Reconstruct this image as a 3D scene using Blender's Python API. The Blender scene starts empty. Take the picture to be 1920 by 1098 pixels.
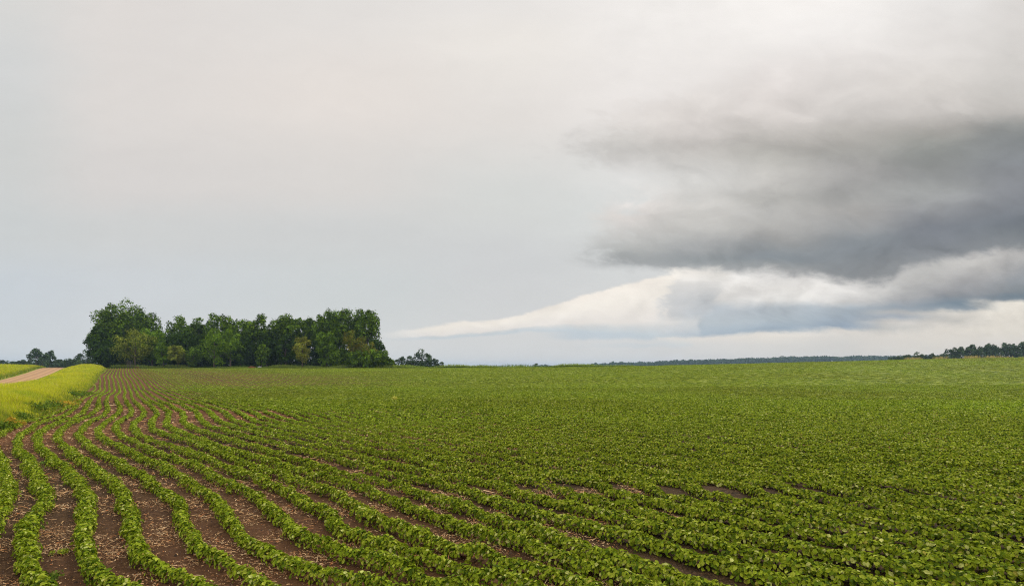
import bpy, math, random
import numpy as np
from mathutils import Vector

# ------------------------------------------------------------------ camera, world, sun, exposure
scene = bpy.context.scene
F = 1000.0          # focal length in pixels of the 1920 px wide photograph
HY = 688.0          # image height of the eye level line
EYE = 2.65          # eye height above the ground at the camera's foot
cam_data = bpy.data.cameras.new("camera")
cam_data.sensor_width = 36.0
cam_data.lens = 36.0 * F / 1920.0
cam_data.shift_y = (HY - 549.0) / 1920.0
cam_data.clip_start = 0.1
cam_data.clip_end = 20000.0
cam = bpy.data.objects.new("camera", cam_data)
scene.collection.objects.link(cam)
cam.location = (0, 0, EYE)
cam.rotation_euler = (math.radians(90), 0, 0)
scene.camera = cam

SUN_EL, SUN_AZ = math.radians(42), math.radians(38)   # azimuth measured from +Y towards +X
sun_data = bpy.data.lights.new("sun", 'SUN')
sun_data.energy = 1.5
sun_data.angle = math.radians(10)
sun_data.color = (1.0, 0.95, 0.87)
sun = bpy.data.objects.new("sun", sun_data)
scene.collection.objects.link(sun)
sun_dir = Vector((math.sin(SUN_AZ) * math.cos(SUN_EL), math.cos(SUN_AZ) * math.cos(SUN_EL), math.sin(SUN_EL)))
sun.rotation_euler = sun_dir.to_track_quat('Z', 'Y').to_euler()

scene.view_settings.view_transform = 'Standard'
scene.view_settings.look = 'None'
scene.view_settings.gamma = 1.0
scene.view_settings.use_curve_mapping = False
scene.view_settings.exposure = 0.5
scene.cycles.max_bounces = 6
scene.cycles.diffuse_bounces = 3
scene.cycles.glossy_bounces = 2
scene.cycles.transmission_bounces = 3
scene.cycles.volume_bounces = 0
scene.cycles.transparent_max_bounces = 4
scene.cycles.use_denoising = True
scene.cycles.filter_width = 1.15
scene.cycles.denoiser = 'OPENIMAGEDENOISE'
scene.cycles.denoising_input_passes = 'RGB_ALBEDO_NORMAL'
scene.cycles.denoising_prefilter = 'NONE'


def lin(c):
    r = []
    for v in c:
        v = v / 255.0
        r.append(v / 12.92 if v <= 0.04045 else ((v + 0.055) / 1.055) ** 2.4)
    return tuple(r)


class G:
    """builds node trees out of short expressions"""
    def __init__(self, tree):
        self.t = tree

    def node(self, typ, **kw):
        n = self.t.nodes.new(typ)
        for k, v in kw.items():
            setattr(n, k, v)
        return n

    def put(self, sock, v):
        if hasattr(v, 'is_linked') or isinstance(v, bpy.types.NodeSocket):
            self.t.links.new(v, sock)
        else:
            if sock.type == 'RGBA' and not isinstance(v, (int, float)) and len(v) == 3:
                v = tuple(v) + (1.0,)
            sock.default_value = v

    def m(self, op, a, b=0.0, c=None, clamp=False):
        n = self.node('ShaderNodeMath', operation=op, use_clamp=clamp)
        self.put(n.inputs[0], a)
        self.put(n.inputs[1], b)
        if c is not None:
            self.put(n.inputs[2], c)
        return n.outputs[0]

    def add(self, a, b): return self.m('ADD', a, b)
    def sub(self, a, b): return self.m('SUBTRACT', a, b)
    def mul(self, a, b): return self.m('MULTIPLY', a, b)
    def div(self, a, b): return self.m('DIVIDE', a, b)

    def step(self, a, b, x, lo=0.0, hi=1.0, smooth=True):
        n = self.node('ShaderNodeMapRange', interpolation_type='SMOOTHSTEP' if smooth else 'LINEAR')
        n.clamp = True
        self.put(n.inputs['Value'], x)
        self.put(n.inputs['From Min'], a)
        self.put(n.inputs['From Max'], b)
        self.put(n.inputs['To Min'], lo)
        self.put(n.inputs['To Max'], hi)
        return n.outputs[0]

    def mix(self, f, a, b, blend='MIX'):
        n = self.node('ShaderNodeMix', data_type='RGBA', blend_type=blend)
        n.clamp_factor = True
        self.put(n.inputs[0], f)
        self.put(n.inputs[6], a)
        self.put(n.inputs[7], b)
        return n.outputs[2]

    def ramp(self, x, stops, interp='LINEAR'):
        n = self.node('ShaderNodeValToRGB')
        r = n.color_ramp
        r.interpolation = interp
        while len(r.elements) < len(stops):
            r.elements.new(0.5)
        for e, (p, c) in zip(r.elements, stops):
            e.position = p
            e.color = tuple(c)[:3] + (1.0,)
        self.put(n.inputs[0], x)
        return n.outputs[0]

    def noise(self, vec, scale=1.0, detail=4.0, rough=0.55, dist=0.0, col=False, lac=2.0):
        n = self.node('ShaderNodeTexNoise')
        if vec is not None:
            self.put(n.inputs['Vector'], vec)
        n.inputs['Scale'].default_value = scale
        n.inputs['Detail'].default_value = detail
        n.inputs['Roughness'].default_value = rough
        n.inputs['Distortion'].default_value = dist
        n.inputs['Lacunarity'].default_value = lac
        return n.outputs[1] if col else n.outputs[0]

    def xyz(self, x, y, z=0.0):
        n = self.node('ShaderNodeCombineXYZ')
        for i, v in enumerate((x, y, z)):
            self.put(n.inputs[i], v)
        return n.outputs[0]

    def sep(self, v):
        n = self.node('ShaderNodeSeparateXYZ')
        self.put(n.inputs[0], v)
        return n.outputs[0], n.outputs[1], n.outputs[2]

    def curve(self, x, pts, x0, x1, y0, y1):
        """a hand-set curve y(x); x in x0..x1, y in y0..y1"""
        n = self.node('ShaderNodeFloatCurve')
        c = n.mapping.curves[0]
        n.mapping.use_clip = True
        n.mapping.extend = 'HORIZONTAL'
        q = [((a - x0) / (x1 - x0), (b - y0) / (y1 - y0)) for a, b in pts]
        while len(c.points) < len(q):
            c.points.new(0.5, 0.5)
        for p, (a, b) in zip(c.points, q):
            p.location = (a, b)
        n.mapping.update()
        self.put(n.inputs['Value'], self.step(x0, x1, x, smooth=False))
        return self.add(self.mul(n.outputs[0], y1 - y0), y0)


def build_world():
    world = bpy.data.worlds.new("World")
    scene.world = world
    world.use_nodes = True
    nt = world.node_tree
    nt.nodes.clear()
    g = G(nt)
    tc = g.node('ShaderNodeTexCoord')
    dx, dy, dz = g.sep(tc.outputs['Generated'])
    ys = g.m('MAXIMUM', dy, 0.12)
    # direction of view as a position on a picture plane facing north, in hundreds of pixels
    X0 = g.add(g.mul(g.div(dx, ys), 10.0), 9.6)
    Y0 = g.sub(6.88, g.mul(g.div(dz, ys), 10.0))

    def cols(xc, yc, table, interp='EASE'):
        out, prev = None, None
        for px, stops in table:
            st = [((y + 200.0) / 1000.0, lin(c)) for y, c in stops]
            r = g.ramp(g.div(g.add(yc, 2.0), 10.0), st, interp)
            out = r if out is None else g.mix(g.step(prev / 100.0, px / 100.0, xc), out, r)
            prev = px
        return out

    # wind-torn warping
    wv = g.xyz(g.mul(X0, 0.55), g.mul(Y0, 1.3), 3.1)
    wn = g.node('ShaderNodeSeparateColor')
    g.put(wn.inputs[0], g.noise(wv, 1.0, 7, 0.6, col=True))
    wx, wy = g.sub(wn.outputs[0], 0.5), g.sub(wn.outputs[1], 0.5)
    X = g.add(X0, g.mul(wx, 0.9))
    Y = g.add(Y0, g.mul(wy, 0.42))
    fv = g.xyz(g.add(g.mul(X0, 1.6), g.mul(Y0, 1.1)), g.sub(g.mul(Y0, 3.4), g.mul(X0, 0.7)), 8.3)
    fine = g.sub(g.noise(fv, 1.0, 8, 0.62, dist=0.4), 0.5)

    base = cols(X, Y, [
        (0, [(-150, (224, 222, 219)), (0, (217, 216, 213)), (120, (212, 213, 212)), (300, (208, 209, 207)), (440, (205, 208, 208)), (540, (202, 208, 213)), (690, (209, 213, 215))]),
        (220, [(-150, (232, 228, 225)), (0, (224, 219, 215)), (200, (222, 217, 213)), (350, (216, 212, 209)), (430, (208, 209, 208)), (540, (206, 210, 213)), (690, (211, 214, 216))]),
        (650, [(-150, (236, 232, 229)), (0, (227, 223, 219)), (180, (230, 223, 217)), (340, (219, 215, 211)), (440, (208, 209, 208)), (540, (206, 210, 210)), (690, (214, 215, 214))]),
        (950, [(-150, (240, 236, 233)), (0, (233, 229, 225)), (80, (236, 231, 225)), (220, (227, 222, 217)), (370, (214, 215, 212)), (500, (208, 209, 209)), (690, (214, 214, 213))]),
        (1200, [(-150, (244, 240, 237)), (0, (240, 236, 232)), (200, (236, 231, 227)), (320, (224, 223, 220)), (400, (216, 218, 216)), (500, (212, 213, 212)), (690, (214, 214, 213))]),
        (1550, [(-150, (240, 237, 234)), (0, (248, 244, 240)), (60, (245, 241, 237)), (150, (229, 224, 220)), (300, (220, 215, 210)), (690, (214, 213, 211))]),
        (1800, [(-150, (230, 227, 224)), (0, (232, 229, 226)), (80, (224, 220, 216)), (300, (205, 202, 198)), (690, (214, 211, 206))]),
        (1920, [(-150, (215, 212, 208)), (0, (218, 214, 210)), (100, (211, 207, 203)), (300, (195, 192, 188)), (690, (214, 210, 204))]),
    ])
    dark = cols(X, Y, [
        (1050, [(200, (232, 228, 224)), (250, (216, 212, 208)), (285, (210, 207, 203)), (330, (218, 218, 215)), (420, (215, 216, 213)), (490, (202, 203, 202))]),
        (1180, [(150, (234, 229, 225)), (215, (226, 220, 215)), (270, (208, 204, 199)), (300, (210, 207, 203)), (340, (221, 219, 216)), (390, (224, 218, 213)), (430, (205, 202, 198)), (470, (174, 175, 173)), (495, (163, 165, 165)), (510, (187, 188, 188))]),
        (1300, [(120, (234, 229, 225)), (200, (223, 217, 212)), (250, (213, 207, 202)), (292, (197, 193, 188)), (330, (209, 207, 203)), (385, (210, 207, 202)), (430, (192, 190, 186)), (475, (159, 161, 161)), (490, (150, 154, 155)), (510, (182, 182, 181))]),
        (1450, [(60, (240, 236, 233)), (140, (228, 222, 218)), (225, (211, 205, 200)), (285, (176, 173, 167)), (335, (201, 198, 193)), (370, (182, 180, 175)), (395, (186, 184, 180)), (440, (166, 165, 162)), (478, (133, 139, 143)), (500, (151, 153, 153)), (520, (172, 171, 170))]),
        (1600, [(20, (242, 239, 236)), (110, (229, 224, 220)), (220, (205, 200, 195)), (245, (182, 178, 172)), (285, (161, 159, 154)), (325, (168, 166, 163)), (365, (160, 159, 156)), (398, (165, 163, 160)), (430, (149, 151, 152)), (450, (132, 137, 141)), (490, (134, 138, 141)), (530, (145, 147, 148))]),
        (1750, [(20, (228, 224, 221)), (150, (220, 215, 210)), (215, (198, 193, 188)), (245, (167, 164, 158)), (275, (150, 151, 146)), (325, (142, 143, 141)), (350, (158, 159, 157)), (390, (150, 151, 152)), (420, (129, 132, 137)), (440, (124, 128, 134)), (480, (133, 136, 139)), (520, (143, 144, 145))]),
        (1900, [(20, (219, 215, 211)), (160, (205, 201, 196)), (215, (187, 183, 178)), (240, (144, 145, 142)), (300, (135, 138, 140)), (340, (137, 139, 142)), (385, (129, 132, 137)), (420, (114, 119, 125)), (455, (127, 131, 134)), (500, (138, 140, 142))]),
    ], 'CARDINAL')
    xl = g.add(g.add(X0, g.mul(g.sub(Y0, 5.65), 0.55)), g.add(g.mul(fine, 0.8), g.mul(wx, 0.3)))
    low = cols(xl, g.add(g.add(Y0, g.mul(wy, 0.26)), g.mul(fine, 0.12)), [
        (1230, [(510, (246, 240, 230)), (560, (243, 236, 226)), (600, (240, 233, 226)), (612, (226, 223, 219)), (622, (185, 198, 208)), (633, (188, 200, 210)), (639, (220, 217, 213)), (647, (202, 209, 214)), (655, (213, 214, 213)), (690, (216, 216, 215))]),
        (1262, [(510, (242, 236, 228)), (535, (228, 225, 221)), (565, (212, 212, 212)), (588, (214, 214, 214)), (602, (228, 224, 219)), (622, (206, 210, 213)), (627, (196, 205, 211)), (632, (224, 220, 214)), (645, (207, 211, 213)), (652, (214, 213, 211)), (690, (215, 214, 213))]),
        (1325, [(510, (234, 229, 222)), (535, (224, 221, 217)), (565, (204, 206, 208)), (588, (199, 203, 207)), (602, (215, 215, 214)), (622, (190, 198, 205)), (627, (184, 194, 203)), (632, (224, 220, 214)), (645, (207, 211, 213)), (652, (214, 213, 211)), (690, (215, 214, 213))]),
        (1348, [(510, (228, 225, 221)), (540, (232, 228, 223)), (562, (226, 223, 219)), (576, (188, 194, 200)), (605, (188, 196, 202)), (626, (168, 181, 193)), (631, (226, 220, 213)), (645, (216, 214, 211)), (690, (215, 213, 210))]),
        (1500, [(512, (222, 219, 216)), (535, (233, 229, 224)), (560, (226, 223, 219)), (575, (178, 185, 191)), (603, (172, 182, 190)), (623, (152, 167, 181)), (629, (229, 222, 212)), (650, (217, 214, 209)), (690, (216, 213, 208))]),
        (1600, [(520, (214, 211, 208)), (545, (224, 221, 217)), (562, (194, 192, 190)), (577, (166, 175, 183)), (600, (160, 172, 184)), (613, (150, 165, 181)), (620, (222, 216, 208)), (645, (214, 211, 206)), (690, (216, 212, 207))]),
        (1700, [(490, (182, 180, 177)), (525, (186, 184, 181)), (556, (164, 164, 165)), (575, (142, 152, 162)), (584, (178, 177, 175)), (594, (160, 168, 178)), (603, (205, 200, 194)), (615, (190, 188, 184)), (630, (219, 213, 205)), (690, (216, 211, 205))]),
        (1800, [(475, (188, 185, 182)), (495, (194, 191, 187)), (528, (166, 165, 165)), (552, (142, 144, 148)), (570, (112, 127, 139)), (578, (140, 150, 158)), (584, (212, 206, 197)), (600, (194, 190, 184)), (618, (223, 216, 206)), (690, (216, 211, 203))]),
        (1900, [(468, (196, 193, 190)), (485, (182, 180, 178)), (510, (148, 150, 153)), (545, (128, 134, 139)), (557, (102, 119, 132)), (565, (232, 225, 213)), (620, (225, 218, 207)), (650, (217, 211, 204)), (690, (217, 211, 204))]),
    ], 'LINEAR')
    # long sunlit shelf cloud that tapers away to the west
    XP = g.mul(X0, 100.0)
    yw = g.add(Y0, g.mul(wy, 0.10))
    yw = g.add(yw, g.mul(fine, 0.15))
    top = g.curve(XP, [(700, 624), (780, 615), (860, 603), (930, 597), (1000, 582), (1040, 570), (1090, 553), (1160, 535), (1240, 517), (1300, 508), (1400, 505)], 700, 1400, 400, 700)
    top = g.div(top, 100.0)
    bot = g.div(g.curve(XP, [(700, 636), (800, 634), (900, 629), (1000, 622), (1060, 620), (1120, 624), (1250, 628), (1400, 630)], 700, 1400, 400, 700), 100.0)
    t = g.div(g.sub(yw, top), g.m('MAXIMUM', g.sub(bot, top), 0.04))
    shelf_col = g.ramp(t, [(0.0, lin((240, 232, 222))), (0.3, lin((243, 236, 226))), (0.75, lin((233, 227, 221))), (0.86, lin((212, 214, 214))), (1.0, lin((197, 206, 212)))])
    shelf_m = g.mul(g.step(g.sub(top, 0.02), g.add(top, 0.05), yw), g.step(g.add(bot, 0.05), g.sub(bot, 0.02), yw))
    shelf_m = g.mul(shelf_m, g.step(6.9, 8.3, X0))
    sky = base
    # faint blue bands under the shelf
    bb = g.mul(g.mul(g.step(10.0, 10.9, X0), g.step(6.12, 6.2, yw)), g.step(6.40, 6.32, yw))
    sky = g.mix(g.mul(bb, 0.8), sky, lin((190, 201, 210)))
    bb2 = g.mul(g.mul(g.step(10.4, 12.5, X0), g.step(6.42, 6.46, yw)), g.step(6.54, 6.50, yw))
    sky = g.mix(g.mul(bb2, 0.7), sky, lin((203, 209, 213)))
    sky = g.mix(shelf_m, sky, shelf_col)
    # lower cloud bank
    xs = g.add(X0, g.mul(fine, 1.0))
    lowm = g.mul(g.step(12.15, 12.6, g.add(xs, g.mul(g.sub(5.9, Y0), -0.25))), g.step(4.4, 4.7, Y0))
    sky = g.mix(lowm, sky, low)
    # the dark storm cloud above it
    e1 = g.div(g.curve(XP, [(1050, 494), (1150, 500), (1280, 506), (1400, 508), (1500, 513), (1600, 524), (1660, 524), (1700, 503), (1760, 488), (1850, 478), (1920, 472), (2100, 470)], 1050, 2100, 300, 700), 100.0)
    ye = g.add(g.add(Y0, g.mul(wy, 0.34)), g.mul(fine, 0.38))
    m1 = g.step(g.add(e1, 0.12), g.sub(e1, 0.12), ye)
    lx = g.div(g.curve(g.mul(Y0, 100.0), [(0, 1500), (100, 1400), (180, 1200), (230, 1100), (280, 1030), (305, 1075), (340, 1180), (370, 1165), (410, 1105), (460, 1068), (490, 1070), (520, 1160)], 0.0, 520, 900, 1600), 100.0)
    xe = g.add(g.add(X0, g.mul(wx, 1.8)), g.mul(fine, 3.2))
    m2 = g.step(g.sub(lx, 0.35), g.add(lx, 1.05), xe)
    m3 = g.step(-0.6, 1.6, Y)
    dm = g.mul(g.mul(m1, m2), m3)
    sky = g.mix(dm, sky, dark)
    # soft mottling of the cloud itself
    rx, ry = g.add(g.mul(X0, 0.80), g.mul(wx, 0.9)), g.add(g.sub(g.mul(Y0, 1.45), g.mul(X0, 0.10)), g.mul(wy, 0.9))
    n_a = g.noise(g.xyz(rx, ry, 5.5), 1.0, 8, 0.50, dist=0.35)
    n_b = g.noise(g.xyz(g.sub(rx, 0.14), g.sub(ry, 0.26), 5.5), 1.0, 8, 0.50, dist=0.35)
    relief = g.sub(n_b, n_a)
    puff = g.m('MAXIMUM', g.m('MAXIMUM', g.mul(lowm, g.mul(g.step(6.35, 6.0, Y0), 0.85)), g.mul(shelf_m, 0.38)), g.add(g.mul(dm, g.step(0.8, 2.8, Y0, 0.10, 0.50)), 0.06))
    mot = g.add(g.mul(relief, puff), g.mul(g.add(g.mul(fine, 0.10), g.mul(wx, 0.10)), g.step(9.5, 12.5, X0, 0.20, 1.0)))
    vs = g.node('ShaderNodeVectorMath', operation='SCALE')
    g.put(vs.inputs[0], sky)
    g.put(vs.inputs[3], g.add(1.0, mot))
    sky = vs.outputs[0]
    # thinner, brighter cloud overhead and behind the photographer
    nz = g.noise(g.xyz(g.mul(dx, 2.0), g.mul(dy, 2.0), g.mul(dz, 4.0)), 1.0, 5, 0.55)
    up = g.ramp(g.step(0.0, 1.0, dz, smooth=False), [(0.0, (0.62, 0.63, 0.65)), (0.35, (1.05, 1.04, 1.0)), (1.0, (1.75, 1.72, 1.66))])
    up = g.mix(g.step(0.35, 0.7, nz), up, g.mix(0.25, up, (1.2, 1.2, 1.2)))
    front = g.mul(g.step(0.12, 0.40, dy), g.step(0.88, 0.72, dz))
    over = g.mix(front, up, sky)
    # blue sky filters a little through the cover
    st = g.node('ShaderNodeTexSky', sky_type='NISHITA')
    st.sun_disc = False
    st.sun_elevation = SUN_EL
    st.sun_rotation = SUN_AZ
    vs2 = g.node('ShaderNodeVectorMath', operation='SCALE')
    g.put(vs2.inputs[0], over)
    g.put(vs2.inputs[3], 10.0 / 2 ** 0.5)
    full = g.mix(0.985, st.outputs[0], vs2.outputs[0])
    bg = g.node('ShaderNodeBackground')
    g.put(bg.inputs[0], full)
    bg.inputs[1].default_value = 0.1
    out = g.node('ShaderNodeOutputWorld')
    nt.links.new(bg.outputs[0], out.inputs[0])
    world.cycles.sampling_method = 'MANUAL'
    world.cycles.sample_map_resolution = 512


build_world()

# ------------------------------------------------------------------ helpers
rng = np.random.default_rng(7)
COL = scene.collection


def tag(o, label=None, cat=None, group=None, kind=None):
    if label: o['label'] = label
    if cat: o['category'] = cat
    if group: o['group'] = group
    if kind: o['kind'] = kind
    return o


def empty(name, loc, rz=0.0):
    o = bpy.data.objects.new(name, None)
    COL.objects.link(o)
    o.location = loc
    o.rotation_euler = (0, 0, rz)
    o.empty_display_size = 0.2
    return o


def mesh_np(name, verts, faces, mat, parent=None, col=None, smooth=False, link=True):
    """verts (N,3); faces (M,k) all of one size, or a list of such arrays; col (N,3) vertex tint"""
    if not isinstance(faces, (list, tuple)):
        faces = [faces]
    faces = [np.asarray(f, dtype=np.int32) for f in faces if len(f)]
    me = bpy.data.meshes.new(name)
    me.vertices.add(len(verts))
    me.vertices.foreach_set("co", np.asarray(verts, dtype=np.float32).ravel())
    loops = np.concatenate([f.ravel() for f in faces])
    sizes = np.concatenate([np.full(len(f), f.shape[1], dtype=np.int32) for f in faces])
    starts = np.concatenate([[0], np.cumsum(sizes)[:-1]]).astype(np.int32)
    me.loops.add(len(loops))
    me.loops.foreach_set("vertex_index", loops)
    me.polygons.add(len(sizes))
    me.polygons.foreach_set("loop_start", starts)
    me.polygons.foreach_set("loop_total", sizes)
    me.polygons.foreach_set("use_smooth", np.full(len(sizes), bool(smooth)))
    me.update(calc_edges=True)
    if col is not None:
        at = me.color_attributes.new("tint", 'BYTE_COLOR', 'POINT')
        c = np.ones((len(verts), 4), dtype=np.float32)
        c[:, :3] = np.clip(col, 0, 1)
        at.data.foreach_set("color", c.ravel())
    me.materials.append(mat)
    o = bpy.data.objects.new(name, me)
    if link:
        COL.objects.link(o)
    if parent is not None:
        o.parent = parent
    return o


def smoothstep(a, b, x):
    t = np.clip((x - a) / (b - a), 0, 1)
    return t * t * (3 - 2 * t)


class Wave:
    """cheap band-limited noise: a sum of random plane waves"""
    def __init__(self, seed, lam, n=14):
        r = np.random.default_rng(seed)
        a = r.uniform(0, 2 * np.pi, n)
        k = 2 * np.pi / (lam * r.uniform(0.6, 1.7, n))
        self.kx, self.ky, self.p = k * np.cos(a), k * np.sin(a), r.uniform(0, 6.28, n)
        self.n = n

    def __call__(self, x, y):
        x = np.asarray(x, dtype=float); y = np.asarray(y, dtype=float)
        s = np.zeros(np.broadcast(x, y).shape)
        for a, b, p in zip(self.kx, self.ky, self.p):
            s += np.sin(a * x + b * y + p)
        return s / math.sqrt(self.n / 2)


# ------------------------------------------------------------------ the lie of the land
PY = np.array([0, 12, 20, 33, 47, 65, 90, 115, 142, 165, 188, 210, 232, 260, 290, 310, 340, 420, 560, 760, 1200, 2500, 6000.])
S = 2.0 / 3.0        # depths below were first paced out on a longer scale
PY = PY * S
PD = np.array([2.62, 2.66, 2.7, 2.78, 2.98, 3.05, 3.16, 3.24, 3.20, 2.75, 2.13, 1.6, 1.2, .75, .40, .36, .50, 1.6, 3.4, 5.0, 7.0, 8.0, 9.0])
GY = np.unique(np.concatenate([np.geomspace(3, 6000, 900), [0.0]]))
_p = np.interp(GY, PY, PD)
_k = np.exp(-0.5 * (np.arange(-12, 13) / 5.0) ** 2); _k /= _k.sum()
_p = np.convolve(np.pad(_p, 12, mode='edge'), _k, 'valid')
CANOPY = 0.11


def z_profile(y):
    return EYE - np.interp(y, GY, _p) - CANOPY


EDGE_Y = np.array([797, 790, 778, 768, 760, 750, 741, 732, 723, 715, 705, 696, 690.5])
EDGE_X = np.array([12, 36, 78, 105, 122, 136, 146, 163, 174, 181, 187, 195, 200])


def depth_of(y):
    """depth at which the canopy of the field's west side shows at image height y"""
    g = np.geomspace(5 * S, 305 * S, 1500)
    iy = HY + F * np.interp(g, GY, _p) / g
    return np.interp(-np.asarray(y, dtype=float), -iy, g)


_ey = depth_of(EDGE_Y)
_ex = (EDGE_X - 960.0) / F * _ey
_o = np.argsort(_ey)
_ey, _ex = _ey[_o], _ex[_o]
_ey = np.concatenate([[-40, 2, 13.3], _ey, [_ey[-1] + 267, 6000]])
_ex = np.concatenate([[-1, -11, -15.5], _ex, [_ex[-1] - 204, _ex[-1] - 3000]])


def edge_x(y):
    return np.interp(y, _ey, _ex)


CREST_PX = np.array([-600, 760, 960, 1150, 1400, 1700, 1920, 2300])
CREST_H = np.array([0, .10, .25, .62, 1.75, 3.2, 4.0, 5.0])


def terrain(x, y):
    x = np.asarray(x, dtype=float); y = np.asarray(y, dtype=float)
    yr = y
    z = z_profile(np.maximum(y, 0.0))
    y = y / S
    yc = np.maximum(y, 0.0)
    px = 960 + F * x / np.maximum(yr, 0.7)
    h = np.interp(np.clip(px, -600, 2300), CREST_PX, CREST_H) * smoothstep(5, 40, y)
    w = smoothstep(70, 300, yc)
    z = z + h * w + h * np.clip((yc - 300) / 300.0, 0, 9) * smoothstep(1400, 2300, px) * 0.85
    # ditch bank and road west of the field
    d = edge_x(yr) - x
    r = np.interp(yc, [0, 200, 225, 250, 275, 300, 340, 600], [-1.05, -1.05, -1.0, -.72, -.25, .15, .25, .2])
    hump = 0.35 * np.interp(yc, [0, 120, 180, 400], [1, 1, 0, 0])
    b = np.zeros_like(z)
    b = np.where(d > 0, smoothstep(0, 3.2, d) * (0.40 + hump), 0.0)
    b = b + (r - 0.40 - hump) * smoothstep(7.5, 15.5, d)
    b = b + 0.6 * np.exp(-((yc - 285) / 32.0) ** 2) * smoothstep(1, 5, d) * smoothstep(14, 8, d)
    b = b + (0.85 - r) * smoothstep(24.5, 31, d)
    b = b * smoothstep(1500, 600, yc)
    near = smoothstep(-5, 10, y)
    return z + b * near + 0.02 * WAVE_A(x, yr)


WAVE_A = Wave(3, 9.0)


def at(px, depth):
    return (px - 960.0) / F * depth


# ------------------------------------------------------------------ materials
def new_mat(name):
    m = bpy.data.materials.new(name)
    m.use_nodes = True
    m.node_tree.nodes.clear()
    return m, G(m.node_tree)


def finish(g, shader, disp=None):
    o = g.node('ShaderNodeOutputMaterial')
    g.t.links.new(shader, o.inputs[0])


def bsdf(g, col, rough=0.8, spec=0.3, normal=None):
    b = g.node('ShaderNodeBsdfPrincipled')
    g.put(b.inputs['Base Color'], col)
    g.put(b.inputs['Roughness'], rough)
    b.inputs['Specular IOR Level'].default_value = spec
    if normal is not None:
        g.put(b.inputs['Normal'], normal)
    return b.outputs[0]


def bump(g, h, strength, dist):
    n = g.node('ShaderNodeBump')
    n.inputs['Strength'].default_value = strength
    n.inputs['Distance'].default_value = dist
    g.put(n.inputs['Height'], h)
    return n.outputs[0]


def leaf_mat(name, gain=(1, 1, 1), rough=0.5, spec=0.35, trans=0.3):
    """foliage: the tint of each leaf comes with the mesh, light shines partly through"""
    m, g = new_mat(name)
    a = g.node('ShaderNodeAttribute', attribute_name='tint')
    col = g.mix(1.0, a.outputs[0], gain, 'MULTIPLY')
    pos = g.node('ShaderNodeNewGeometry').outputs['Position']
    nz = g.noise(pos, 0.35, 3, 0.5)
    hs = g.node('ShaderNodeHueSaturation')
    g.put(hs.inputs['Value'], g.add(0.86, g.mul(nz, 0.28)))
    g.put(hs.inputs['Color'], col)
    col = hs.outputs[0]
    p = bsdf(g, col, rough, spec)
    tr = g.node('ShaderNodeBsdfTranslucent')
    g.put(tr.inputs[0], g.mix(1.0, col, (1.15, 1.25, 0.5), 'MULTIPLY'))
    mx = g.node('ShaderNodeMixShader')
    mx.inputs[0].default_value = trans
    g.t.links.new(p, mx.inputs[1])
    g.t.links.new(tr.outputs[0], mx.inputs[2])
    finish(g, mx.outputs[0])
    return m


def tint_mat(name, rough=0.9, spec=0.15):
    m, g = new_mat(name)
    a = g.node('ShaderNodeAttribute', attribute_name='tint')
    finish(g, bsdf(g, a.outputs[0], rough, spec))
    return m


def ground_mat():
    m, g = new_mat('soil_and_turf')
    pos = g.node('ShaderNodeNewGeometry').outputs['Position']
    a = g.node('ShaderNodeAttribute', attribute_name='tint')
    r, gr, b = g.sep(a.outputs[0])
    n1 = g.noise(pos, 0.55, 5, 0.6)
    n2 = g.noise(pos, 9.0, 6, 0.65)
    n3 = g.noise(pos, 45.0, 4, 0.6)
    soil = g.mix(g.step(0.35, 0.65, n1), (0.022, 0.0138, 0.0062), (0.050, 0.029, 0.0115))
    soil = g.mix(g.step(0.48, 0.66, n2), soil, (0.082, 0.046, 0.021))
    soil = g.mix(g.mul(g.step(0.55, 0.75, n3), 0.6), soil, (0.26, 0.15, 0.075))
    soil = g.mix(g.step(0.52, 0.30, n3), soil, (0.014, 0.009, 0.007))
    # crumbly residue reads redder where the old stalks lie thick
    soil = g.mix(g.mul(gr, 0.6), soil, (0.17, 0.070, 0.030))
    turf = g.mix(g.step(0.35, 0.65, n2), (0.10, 0.14, 0.015), (0.22, 0.24, 0.03))
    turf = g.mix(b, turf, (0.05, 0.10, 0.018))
    col = g.mix(r, soil, turf)
    h = g.add(g.mul(n2, 0.7), g.mul(n3, 0.3))
    finish(g, bsdf(g, col, 0.95, 0.1, bump(g, h, 0.9, 0.05)))
    return m


def road_mat():
    m, g = new_mat('gravel')
    pos = g.node('ShaderNodeNewGeometry').outputs['Position']
    uv = g.node('ShaderNodeAttribute', attribute_name='tint')
    r, gg, b = g.sep(uv.outputs[0])
    n = g.noise(pos, 2.5, 6, 0.65)
    col = g.mix(g.step(0.3, 0.7, n), (0.37, 0.215, 0.11), (0.50, 0.315, 0.175))
    col = g.mix(g.mul(r, 0.75), col, (0.27, 0.16, 0.085))
    finish(g, bsdf(g, col, 0.95, 0.1, bump(g, g.noise(pos, 14, 5, 0.6), 0.6, 0.03)))
    return m


MAT_GROUND = ground_mat()
MAT_ROAD = road_mat()
MAT_SOY = leaf_mat('soybean_leaf', rough=0.62, spec=0.03, trans=0.18)
MAT_TREE = leaf_mat('tree_leaf', rough=0.7, spec=0.03, trans=0.08)
MAT_GRASS = leaf_mat('grass_blade', rough=0.6, spec=0.2, trans=0.35)
MAT_STRAW = tint_mat('straw')


def bark_mat():
    m, g = new_mat('bark')
    pos = g.node('ShaderNodeTexCoord').outputs['Object']
    n = g.noise(g.xyz(*[g.mul(v, s) for v, s in zip(g.sep(pos), (4.0, 4.0, 0.8))]), 1.5, 5, 0.65)
    finish(g, bsdf(g, g.mix(n, (0.045, 0.032, 0.024), (0.19, 0.145, 0.11)), 0.95, 0.1, bump(g, n, 0.6, 0.08)))
    return m


MAT_BARK = bark_mat()


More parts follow.
